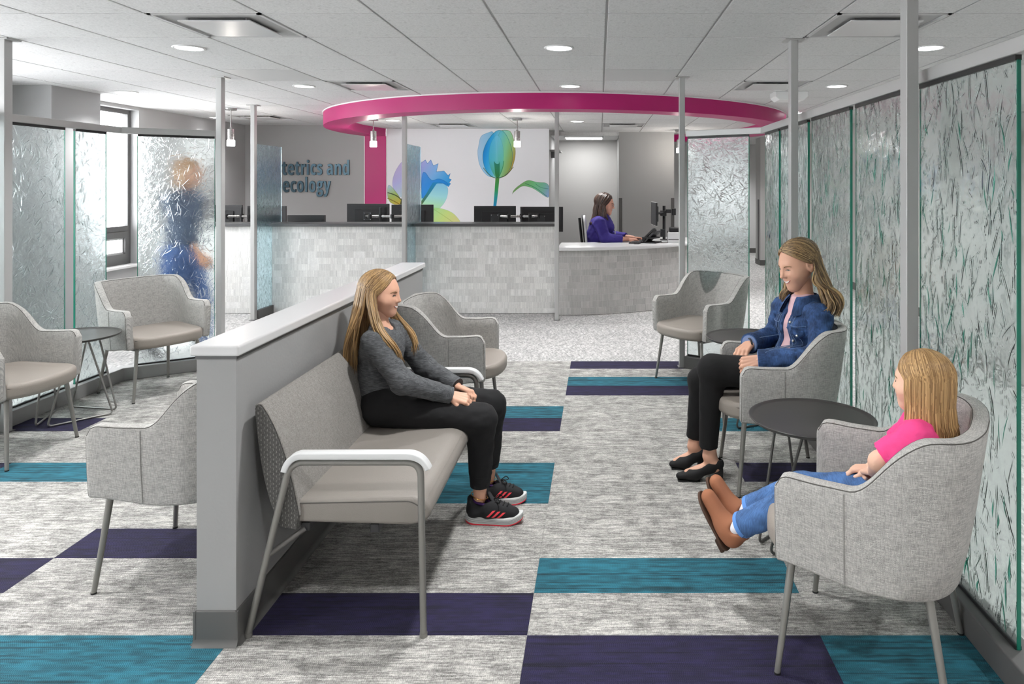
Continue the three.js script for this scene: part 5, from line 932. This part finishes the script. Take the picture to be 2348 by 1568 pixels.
  // trousers
  const M_tr = std(0x0d0d0e, .9), tr = [bone(pel, D(1.02, .60, 3.74), .122, .118, { n: ft, s: 1.15, cap: true }), bone(hpN, knN, .094, .070), bone(knN, D(.568, .17, 3.688), .064, .043, { cap: true }), bone(hpF, knF, .094, .070), bone(knF, D(.52, .165, 3.845), .064, .043, { cap: true })];
  part('trousers', to(cloth(tr, .03, .004, .0095, .002, 13)), M_tr, g);
  // pumps with block heels
  const pump = (heelX, toeX, z) => {
    const sg = new THREE.Group(); sg.name = 'pump'; g.add(sg); sg.position.set(heelX - base.x, 0, z - base.z); const L = heelX - toeX, k = L / .235;
    const up = [bone(V(-.022 * k, .085, 0), V(-.06 * k, .075, 0), .033, .034), bone(V(-.06 * k, .072, 0), V(-.14 * k, .034, 0), .034, .036, { n: V(0, 1, 0), s: 1.2 }), bone(V(-.14 * k, .030, 0), V(-.205 * k, .022, 0), .036, .024, { n: V(0, 1, 0), s: 1.35 })];
    const f0 = field(up, .03), f = (x, y, z) => { const top = lerp(.112, .105, clamp(-x / .03)), slope = lerp(.105, .046, sstep(.03 * k, .15 * k, -x)); return smax(smax(f0(x, y, z), -(smax(smax(Math.abs(z) - .026, x + .012, .01), -x - .165 * k, .02)) > 0 && y > slope ? y - slope - .0 : -.2, .006), Math.max(-y + .003, -1), .004); };
    const ff = (x, y, z) => { const inn = ell(x, y, z, -.085 * k, lerp(.115, .075, sstep(.05, .16, -x)), 0, .083 * k, .034, .0285); return smax(smax(f0(x, y, z), -inn, .006), .004 - y, .003); };
    const u = part('upper', nets(ff, new THREE.Box3(V(-.27, -.01, -.06), V(.05, .14, .06)), .0045), std(0x0b0b0c, .75), sg);
    part('heel', cb(.046, .07, .046, -.02, .036, 0, .007), std(0x111112, .35), sg); part('sole', mg([cb(.11 * k, .006, .056, -.165 * k, .004, 0, .003)]), std(0x0b0b0c, .6), sg);
  };
  pump(.640, .392, akN.z); pump(.575, .378, akF.z);
  // ring and watch
  part('watch', to(mg([sweep(Array.from({ length: 21 }, (_, i) => { const t = i / 20 * 2 * Math.PI; return D(.795, .692, 3.755).add(V(.008 * Math.cos(t), .030 * Math.sin(t), .030 * Math.cos(t))); }), .005, 6, false)])), M.black, g);
  // wavy shoulder-length hair tucked behind the ear
  const H4 = new THREE.Matrix4().makeTranslation(-base.x, 0, -base.z).multiply(M4), lx = x => x - base.x, lz = d => -d - base.z;
  hair(g, H4, { seed: 9, count: 850, dark: [.05, .024, .010], light: [.56, .37, .17], hairline: y => lerp(-.026, .066, sstep(.018, .095, y)), capLow: -.06,
    lock: (i, R) => {
      const sd = i % 5 < 2 ? -1 : 1, t = R(), q = lx(0) * 0, th = lerp(1.72, 3.05, t), S = V(sd * Math.sin(th) * .98, lerp(-.05, -.4, R()), Math.cos(th)), root = V(sd * .05 - .18 + .1 * R(), 1, lerp(1.25, -.5, Math.pow(t, .8))), ph = R() * 6, tn = Math.pow(R(), 1.5);
      return { root, side: S, lift: .05, r: .0028 + .002 * R(), tint: .08 + .8 * tn, fall: p => {
        const near = p.z > lz(3.72);
        if (!near) { const ex = lx(lerp(.985, 1.05, R())), ez = lz(lerp(3.80, 3.85, R())); return [V(lerp(p.x, ex, .4), p.y - .05, p.z), V(lerp(p.x, ex, .8), .99, lerp(p.z, ez, .7)), V(ex + .008 * Math.sin(ph), .945, ez), V(ex - .008, lerp(.905, .925, R()), ez + .006)]; }
        const ex = lx(lerp(1.125, 1.215, R())), ez = lz(lerp(3.55, 3.70, R())), ey = lerp(.865, .905, R()), a = .016 * Math.sin(ph); return [V(p.x + .012, p.y - .04, p.z + .010), V(lerp(p.x, ex, .40) + a, 1.04, lerp(p.z, ez, .4) + .012), V(lerp(p.x, ex, .72) + .022 - a, .98, lerp(p.z, ez, .7) + .012), V(lerp(p.x, ex, .95) + .022, .925, lerp(p.z, ez, .95) + .01), V(ex - .004, ey, ez)];
      } };
    } });
  part('earring', to(new THREE.SphereGeometry(.0035, 8, 6).applyMatrix4(new THREE.Matrix4().makeTranslation(0, 0, 0)).translate(...V(-.083, -.036, -.006).applyMatrix4(M4).toArray())), M.chrome, g);
}
// ================================================================ LITTLE GIRL IN PINK
{
  const base = D(.93, 0, 2.31), { g, to } = personGroup('little blond girl in pink top and jeans, seen from behind in the near armchair', base);
  const F = D(-.868, 0, .497), R_ = D(.497, 0, .868);                                                      // front and right of the sitter
  const O = (f, r, y) => D(1.012, 0, 2.282).addScaledVector(F, f).addScaledVector(R_, r).setY(y);
  const pel = O(0, 0, .545), ab = O(-.015, 0, .63), ch = O(-.03, 0, .71), nk = O(-.03, 0, .79), hc = O(-.025, 0, .903);
  const shL = O(-.02, -.105, .755), shR = O(-.02, .105, .755), elL = O(.085, -.135, .675), elR = O(.07, .135, .64), wrL = O(.115, -.045, .607), wrR = O(.14, .07, .575);
  const hpL = O(.02, -.06, .52), hpR = O(.02, .06, .52), knL = O(.37, -.055, .452), knR = O(.375, .065, .456), akL = O(.575, -.03, .312), akR = O(.575, .06, .335);
  const torso = [bone(pel, ab, .092, .082, { n: F, s: 1.15 }), bone(ab, ch, .082, .088, { n: F, s: 1.2 }), bone(ch, nk, .078, .036), bone(shL.clone().lerp(shR, .12), shR.clone().lerp(shL, .12), .04, .04)];
  const arms = [bone(shL, elL, .036, .031), bone(elL, wrL, .032, .023), bone(shR, elR, .036, .031), bone(elR, wrR, .032, .023)];
  const legs = [bone(hpL, knL, .062, .044), bone(knL, akL, .043, .029), bone(hpR, knR, .062, .044), bone(knR, akR, .043, .029)];
  const M4 = headFrame(hc, V(-.72, -.05, -.69), V(0, 1, 0), .86), hf = headField({ child: 1, noEars: true });
  const neck = [bone(nk.clone().add(V(0, -.02, 0)), nk.clone().add(V(0, .07, 0)), .034, .034)];
  const hL = hand(wrL, F.clone().multiplyScalar(.4).addScaledVector(R_, .75).add(V(0, -.3, 0)), V(0, .8, 0).addScaledVector(R_, -.4), -1, .66, [.95, 1.0, .7], .03), hR = hand(wrR, F.clone().add(V(0, -.3, 0)), V(0, 1, 0), 1, .66, [.5, .6, .4]);
  part('body', to(mg([nets(field([...torso, ...arms, ...legs, ...neck], .025, -.003), boneBox([...torso, ...arms, ...legs, ...neck], .03), .011), headMesh(hf, M4, .004), handMesh(hL, .005, .0028), handMesh(hR, .005, .0028)])), SK.child, g);
  face(g, hf, new THREE.Matrix4().makeTranslation(-base.x, 0, -base.z).multiply(M4), { ...FM, smile: .8, squint: .4 });
  const slL = shL.clone().lerp(elL, .85), slR = shR.clone().lerp(elR, .85);
  const tp = [...torso.slice(0, 2), bone(ch, nk.clone().add(V(0, -.01, 0)), .08, .05), torso[3], bone(shL, slL, .04, .041, { cap: true }), bone(shR, slR, .04, .041, { cap: true })];
  const tm = part('pink_top', to(cloth(tp, .028, .010, .008, .004, 18, [1, 1.6, 1])), std(0xf0478c, .85), g);
  for (const [a, b] of [[shL, slL], [shR, slR]]) part('hem_band', to(sweep([b.clone().lerp(a, .16), b], .0515, 16)), std(0xec4286, .85), tm);
  const M_jean = std(0xffffff, .88, 0, { map: T.jean }), jn = [bone(hpL, knL, .064, .048), bone(knL, akL.clone().lerp(knL, .06), .05, .041, { cap: true }), bone(hpR, knR, .064, .048), bone(knR, akR.clone().lerp(knR, .06), .05, .041, { cap: true }), bone(pel, O(0, 0, .56), .095, .09)];
  const jm = part('jeans', to(cloth(jn, .025, .004, .008, .002, 16)), M_jean, g);
  for (const [k, a] of [[knL, akL], [knR, akR]]) { const u = a.clone().sub(k).normalize(), e = a.clone().lerp(k, .06); part('hem', to(sweep([e.clone().addScaledVector(u, -.014), e.clone().addScaledVector(u, .001)], .0465, 18)), std(0x5f8fd0, .9), jm); }
  for (const [k, a] of [[knL, akL], [knR, akR]]) { const u = a.clone().sub(k).normalize(); part('sock', to(nets(field([bone(a.clone().addScaledVector(u, -.05), a.clone().addScaledVector(u, .03), .034, .033)], .01), new THREE.Box3().setFromCenterAndSize(a, V(.2, .2, .2)), .006)), std(0xe9e6ea, .9), g); }
  const boot = (a, k, sideOff) => {
    const sg = new THREE.Group(); sg.name = 'ankle_boot'; g.add(sg);
    const leg = a.clone().sub(k).normalize(), toe = F.clone().multiplyScalar(.52).add(V(0, .86, 0)).normalize(), sole = leg.clone().sub(toe.clone().multiplyScalar(leg.dot(toe))).normalize(), sd = toe.clone().cross(sole);
    const B = new THREE.Matrix4().makeBasis(toe, sole.clone().negate(), toe.clone().cross(sole.clone().negate())).setPosition(a.clone().addScaledVector(leg, .012).sub(V(base.x, 0, base.z)));
    // boot axes: x to the toe, y out of the top, ankle at the origin
    const up = [bone(V(-.025, -.03, 0), V(.02, -.035, 0), .036, .036), bone(V(.02, -.035, 0), V(.125, -.045, 0), .036, .030, { n: V(0, 1, 0), s: 1.15 }), bone(V(-.012, -.02, 0), V(-.008, .032, 0), .036, .041, { cap: true })];
    const f0 = field(up, .03), f = (x, y, z) => smax(smax(f0(x, y, z), -.066 - y, .004), -smax(Math.abs(x - .0 - (y + .01) * .0) - .016 + Math.abs(y - .04) * -.15, -(y + .018), .004) , .004);
    const ff = (x, y, z) => smax(smax(f0(x, y, z), -.066 - y, .004), -(Math.hypot((x - .004) * 1.0, (y - .04) * .55, 0) - .024), .006);
    const M_b = std(0x9c6547, .8), u = part('upper', nets(ff, new THREE.Box3(V(-.09, -.09, -.06), V(.19, .06, .06)), .0045).applyMatrix4(B), M_b, sg);
    const s = new THREE.Shape(); s.moveTo(-.062, 0); s.bezierCurveTo(-.064, .034, -.03, .036, 0, .032); s.bezierCurveTo(.05, .034, .09, .04, .13, .028); s.bezierCurveTo(.165, .01, .165, -.01, .13, -.028); s.bezierCurveTo(.09, -.04, .05, -.034, 0, -.032); s.bezierCurveTo(-.03, -.036, -.064, -.034, -.062, 0);
    part('sole', extrude(s, .010, .002, 2, 12).rotateX(-Math.PI / 2).translate(0, -.076, 0).applyMatrix4(B), std(0x4a3324, .7), sg); part('heel', cb(.05, .018, .056, -.034, -.083, 0, .006).applyMatrix4(B), std(0x3d2a1e, .7), sg);
  };
  boot(akL, knL); boot(akR, knR);
  const H4 = new THREE.Matrix4().makeTranslation(-base.x, 0, -base.z).multiply(M4);
  const loc = (f, r, y) => O(f, r, y).sub(V(base.x, 0, base.z));
  hair(g, H4, { seed: 13, count: 950, dark: [.17, .08, .024], light: [.74, .47, .21], hairline: y => lerp(.03, .08, sstep(.0, .06, y)), capLow: -.05,
    lock: (i, R) => {
      const sd = i % 2 ? -1 : 1, t = R(), th = lerp(1.1, 3.12, t), S = V(sd * Math.sin(th), lerp(.1, -.3, R()), Math.cos(th)), root = V(sd * .05 * R(), 1, lerp(.6, -.45, t)), tn = Math.pow(R(), 1.2);
      return { root, side: S, lift: .03, r: .0025 + .0014 * R(), tint: .12 + .75 * tn, fall: p => { const c = loc(-.025, 0, 0), dx = p.x - c.x, dz = p.z - c.z, q = .93 + .10 * R(); return [V(c.x + dx * 1.0, p.y - .035, c.z + dz * 1.0), V(c.x + dx * .97, .85, c.z + dz * .97), V(c.x + dx * q, .80, c.z + dz * q), V(c.x + dx * (q + .14 * R()), lerp(.735, .78, R()), c.z + dz * (q + .14 * R()))]; } };
    } });
}
// ================================================================ RECEPTIONIST AND HER CHAIR
{
  const dd = 9.28, base = D(.05, 0, dd), { g, to } = personGroup('receptionist with long dark hair in a purple-blue cardigan typing at the low desk', base), X = p => (p - 1374) * dd / FOCAL, Y = p => EYE - (p - 423) * dd / FOCAL;
  const pel = D(X(1368), .70, dd), ab = D(X(1372), .85, dd), ch = D(X(1378), 1.0, dd), nk = D(X(1384), 1.12, dd), hc = D(X(1387), Y(468), dd);
  const shN = D(X(1374), 1.045, dd - .19), shF = D(X(1380), 1.045, dd + .19), elN = D(X(1388), .845, dd - .24), elF = D(X(1395), .86, dd + .24), wrN = D(X(1440), .838, dd - .2), wrF = D(X(1452), .842, dd + .0);
  const torso = [bone(pel, ab, .19, .17, { n: V(1, 0, 0), s: 1.15 }), bone(ab, ch, .17, .165, { n: V(1, 0, 0), s: 1.15 }), bone(D(X(1392), .98, dd - .07), D(X(1392), .98, dd + .07), .085, .085), bone(ch, nk, .13, .06), bone(shN.clone().lerp(shF, .12), shF.clone().lerp(shN, .12), .06, .06)];
  const arms = [bone(shN, elN, .068, .056), bone(elN, wrN, .054, .035), bone(shF, elF, .068, .056), bone(elF, wrF, .054, .035)], legs = [bone(pel.clone().add(V(.03, -.04, .1)), D(.5, .56, dd - .12), .11, .08), bone(D(.5, .56, dd - .12), D(.48, .06, dd - .12), .07, .05), bone(pel.clone().add(V(.03, -.04, -.1)), D(.5, .56, dd + .12), .11, .08), bone(D(.5, .56, dd + .12), D(.48, .06, dd + .12), .07, .05)];
  const M4 = headFrame(hc, V(1, -.18, .08), V(.18, 1, 0), 1.17), hf = headField({ noEars: true }), neck = [bone(D(X(1383), 1.09, dd), D(X(1386), 1.2, dd), .06, .058)];
  part('body', to(mg([nets(field([...torso, ...arms, ...legs, ...neck], .03, -.008), boneBox([...torso, ...arms, ...legs, ...neck], .03), .014), headMesh(hf, M4, .005), handMesh(hand(wrN, V(1, -.12, -.1), V(.1, 1, .1), -1, 1.1, [.35, .4, .3]), .007, .005), handMesh(hand(wrF, V(1, -.12, .1), V(.1, 1, -.1), 1, 1.1, [.35, .4, .3]), .007, .005)])), SK.clerk, g);
  face(g, hf, new THREE.Matrix4().makeTranslation(-base.x, 0, -base.z).multiply(M4), { ...FM, smile: .15, squint: .5, browMat: std(0x2c1c16, .8) });
  const cd = [...torso, bone(shN, elN, .07, .06), bone(elN, elN.clone().lerp(wrN, .72), .058, .046, { cap: true }), bone(shF, elF, .07, .06), bone(elF, elF.clone().lerp(wrF, .72), .058, .046, { cap: true })];
  const cm = part('cardigan', to(cloth(cd, .03, .01, .013, .005, 12, [1, 2, 1])), std(0x34297a, .9), g);
  part('trousers', to(cloth(legs, .03, .01, .016)), M.black, g);
  const lan = part('lanyard', to(mg([sweep(curvePts([D(X(1391), 1.1, dd - .07), D(X(1402), 1.0, dd - .09), D(X(1409), .93, dd - .06)], 10), .006, 5)])), M.black, g); part('badge', to(cb(.012, .085, .06, X(1410), .9, -(dd - .07), .003)), M.paper, lan);
  part('glasses', to(mg([1, -1].map(s => new THREE.TorusGeometry(.021, .0014, 6, 20).rotateY(s * .25).translate(s * .031, .002, .096).applyMatrix4(M4)))), M.dark, g);
  const H4 = new THREE.Matrix4().makeTranslation(-base.x, 0, -base.z).multiply(M4);
  hair(g, H4, { seed: 17, count: 170, dark: [.018, .010, .008], light: [.10, .050, .034], hairline: y => lerp(.02, .08, sstep(.02, .09, y)), capLow: -.07,
    lock: (i, R) => { const sd = i % 2 ? -1 : 1, t = R(), th = lerp(1.3, 3.1, t), S = V(sd * Math.sin(th), -.45, Math.cos(th)), root = V(sd * .05, 1, lerp(.7, -.5, t)), ph = R() * 6; return { root, side: S, lift: .05, r: .009 + .003 * R(), tint: R(), fall: p => { const zs = p.z > -dd - base.z ? 1 : -1, ex = p.x + (t < .3 ? .03 : -.05), ez = p.z + zs * .05; return [V(p.x + .02 * Math.sin(ph), p.y - .08, p.z + zs * .02), V(lerp(p.x, ex, .5) + .02 * Math.cos(ph), 1.08, lerp(p.z, ez, .6)), V(ex + .02 * Math.sin(ph), 1.03, ez), V(ex, lerp(.94, 1.0, R()), ez)]; } }; } });
  const oc = thing('office_chair', 'white-backed office chair with a dark frame behind the receptionist', 'chair', [-.13, 0, -dd]);
  const bp = new THREE.Shape(); bp.moveTo(-.21, .78); bp.quadraticCurveTo(-.24, 1.05, -.17, 1.12); bp.quadraticCurveTo(0, 1.16, .17, 1.12); bp.quadraticCurveTo(.24, 1.05, .21, .78); bp.quadraticCurveTo(0, .74, -.21, .78);
  part('backrest', extrude(bp, .03, .01, 3, 14).rotateY(Math.PI / 2).rotateZ(.09).translate(.02, .0, 0), std(0xcfcfd0, .7), oc); part('back_frame', rod([[-.06, .62, 0], [-.1, .8, .0], [-.13, 1.1, 0]], .018, .05), M.black, oc); part('back_rim', extrude(bp, .016, .006, 2, 14).scale(1.05, 1.02, 1).translate(0, -.01, 0).rotateY(Math.PI / 2).rotateZ(.09).translate(.004, 0, 0), M.black, oc);
  part('seat', cb(.46, .07, .46, .15, .585, 0, .03), M.dark, oc); part('column', cyl(.03, .03, .5, .15, .3, 0), M.black, oc); for (let i = 0; i < 5; i++) { const a = i * 1.2566; const l = part('base_arm', rod([[.15, .09, 0], [.15 + .28 * Math.cos(a), .06, .28 * Math.sin(a)]], .016), M.black, oc); part('caster', cyl(.025, .025, .03, 0, 0, 0).rotateX(Math.PI / 2).translate(.15 + .28 * Math.cos(a), .028, .28 * Math.sin(a)), M.dark, l); }
}
// ================================================================ PERSON WALKING BEHIND THE LEFT GLASS
{
  const dd = 6.4, base = D(-3.710, 0, dd), { g, to } = personGroup('walking person in blue-grey shirt and jeans, blurred behind the left glass', base);
  const pel = D(-3.770, .90, dd), ab = D(-3.760, 1.08, dd), ch = D(-3.750, 1.27, dd), nk = D(-3.730, 1.45, dd), hc = D(-3.705, 1.645, dd);
  const shN = D(-3.760, 1.40, dd - .19), shF = D(-3.740, 1.40, dd + .19), elN = D(-3.620, 1.12, dd - .23), elF = D(-3.890, 1.14, dd + .23), wrN = D(-3.495, .93, dd - .2), wrF = D(-3.890, .90, dd + .22);
  const hpN = D(-3.770, .90, dd - .09), hpF = D(-3.770, .90, dd + .09), knF = D(-3.630, .50, dd + .09), akF = D(-3.610, .09, dd + .09), knN = D(-3.810, .50, dd - .09), akN = D(-4.010, .16, dd - .09);
  const torso = [bone(pel, ab, .15, .13, { n: V(1, 0, 0), s: 1.25 }), bone(ab, ch, .13, .15, { n: V(1, 0, 0), s: 1.25 }), bone(ch, nk, .12, .055), bone(shN.clone().lerp(shF, .12), shF.clone().lerp(shN, .12), .06, .06)], arms = [bone(shN, elN, .055, .045), bone(elN, wrN, .044, .03), bone(shF, elF, .055, .045), bone(elF, wrF, .044, .03)], legs = [bone(hpN, knN, .1, .068), bone(knN, akN, .062, .04), bone(hpF, knF, .1, .068), bone(knF, akF, .062, .04)];
  const M4 = headFrame(hc, V(1, -.08, .05), V(.05, 1, 0), 1.06), hf = headField({ noEars: true }), neck = [bone(D(-3.730, 1.42, dd), D(-3.710, 1.58, dd), .055, .052)];
  part('body', to(mg([nets(field([...torso, ...arms, ...legs, ...neck], .03, -.006), boneBox([...torso, ...arms, ...legs, ...neck], .03), .014), headMesh(hf, M4, .005), handMesh(hand(wrN, V(.5, -.85, 0), V(.3, .1, 1), 1, 1, [.4, .5, .4]), .007, .005), handMesh(hand(wrF, V(.1, -1, 0), V(.1, 0, -1), -1, 1, [.4, .5, .4]), .007, .005)])), SK.walker, g);
  face(g, hf, new THREE.Matrix4().makeTranslation(-base.x, 0, -base.z).multiply(M4), { ...FM, smile: .2 });
  const sl = (a, b) => b.clone().lerp(a, .45); part('shirt', to(cloth([...torso, bone(shN, elN, .06, .055), bone(elN, sl(elN, wrN), .055, .05, { cap: true }), bone(shF, elF, .06, .055), bone(elF, sl(elF, wrF), .055, .05, { cap: true })], .03, .014, .013, .006, 10)), std(0x33455f, .9), g);
  part('jeans', to(cloth([bone(pel, pel.clone().add(V(0, .04, 0)), .15, .14, { n: V(1, 0, 0), s: 1.15 }), ...legs], .03, .010, .014, .004, 12)), std(0x2c548f, .9), g);
  const sh = (a, tilt) => { const sg = part('shoe', nets(field([bone(V(-.06, 0, 0), V(.06, -.02, 0), .05, .045), bone(V(.06, -.02, 0), V(.17, -.035, 0), .045, .035, { n: V(0, 1, 0), s: 1.2 })], .03), new THREE.Box3(V(-.14, -.1, -.07), V(.24, .08, .07)), .007), M.black, g); sg.position.set(a.x - base.x, a.y - .02, a.z - base.z); sg.rotation.z = tilt; part('sole', cb(.29, .02, .09, .05, -.06, 0, .008), M.dark, sg); };
  sh(akF, 0); sh(akN, -.6);
  const H4 = new THREE.Matrix4().makeTranslation(-base.x, 0, -base.z).multiply(M4);
  hair(g, H4, { seed: 23, count: 120, dark: [.20, .09, .03], light: [.50, .27, .11], hairline: y => lerp(.02, .08, sstep(.02, .09, y)), capLow: -.07, lock: (i, R) => { const sd = i % 2 ? -1 : 1, t = R(), th = lerp(1.3, 3.1, t), S = V(sd * Math.sin(th), -.45, Math.cos(th)); return { root: V(sd * .05, 1, lerp(.7, -.5, t)), side: S, lift: .06, r: .01, tint: R(), fall: p => [V(p.x - .01, p.y - .06, p.z), V(p.x - .02, p.y - .12, p.z)] }; } });
}

renderer.render(scene, camera);
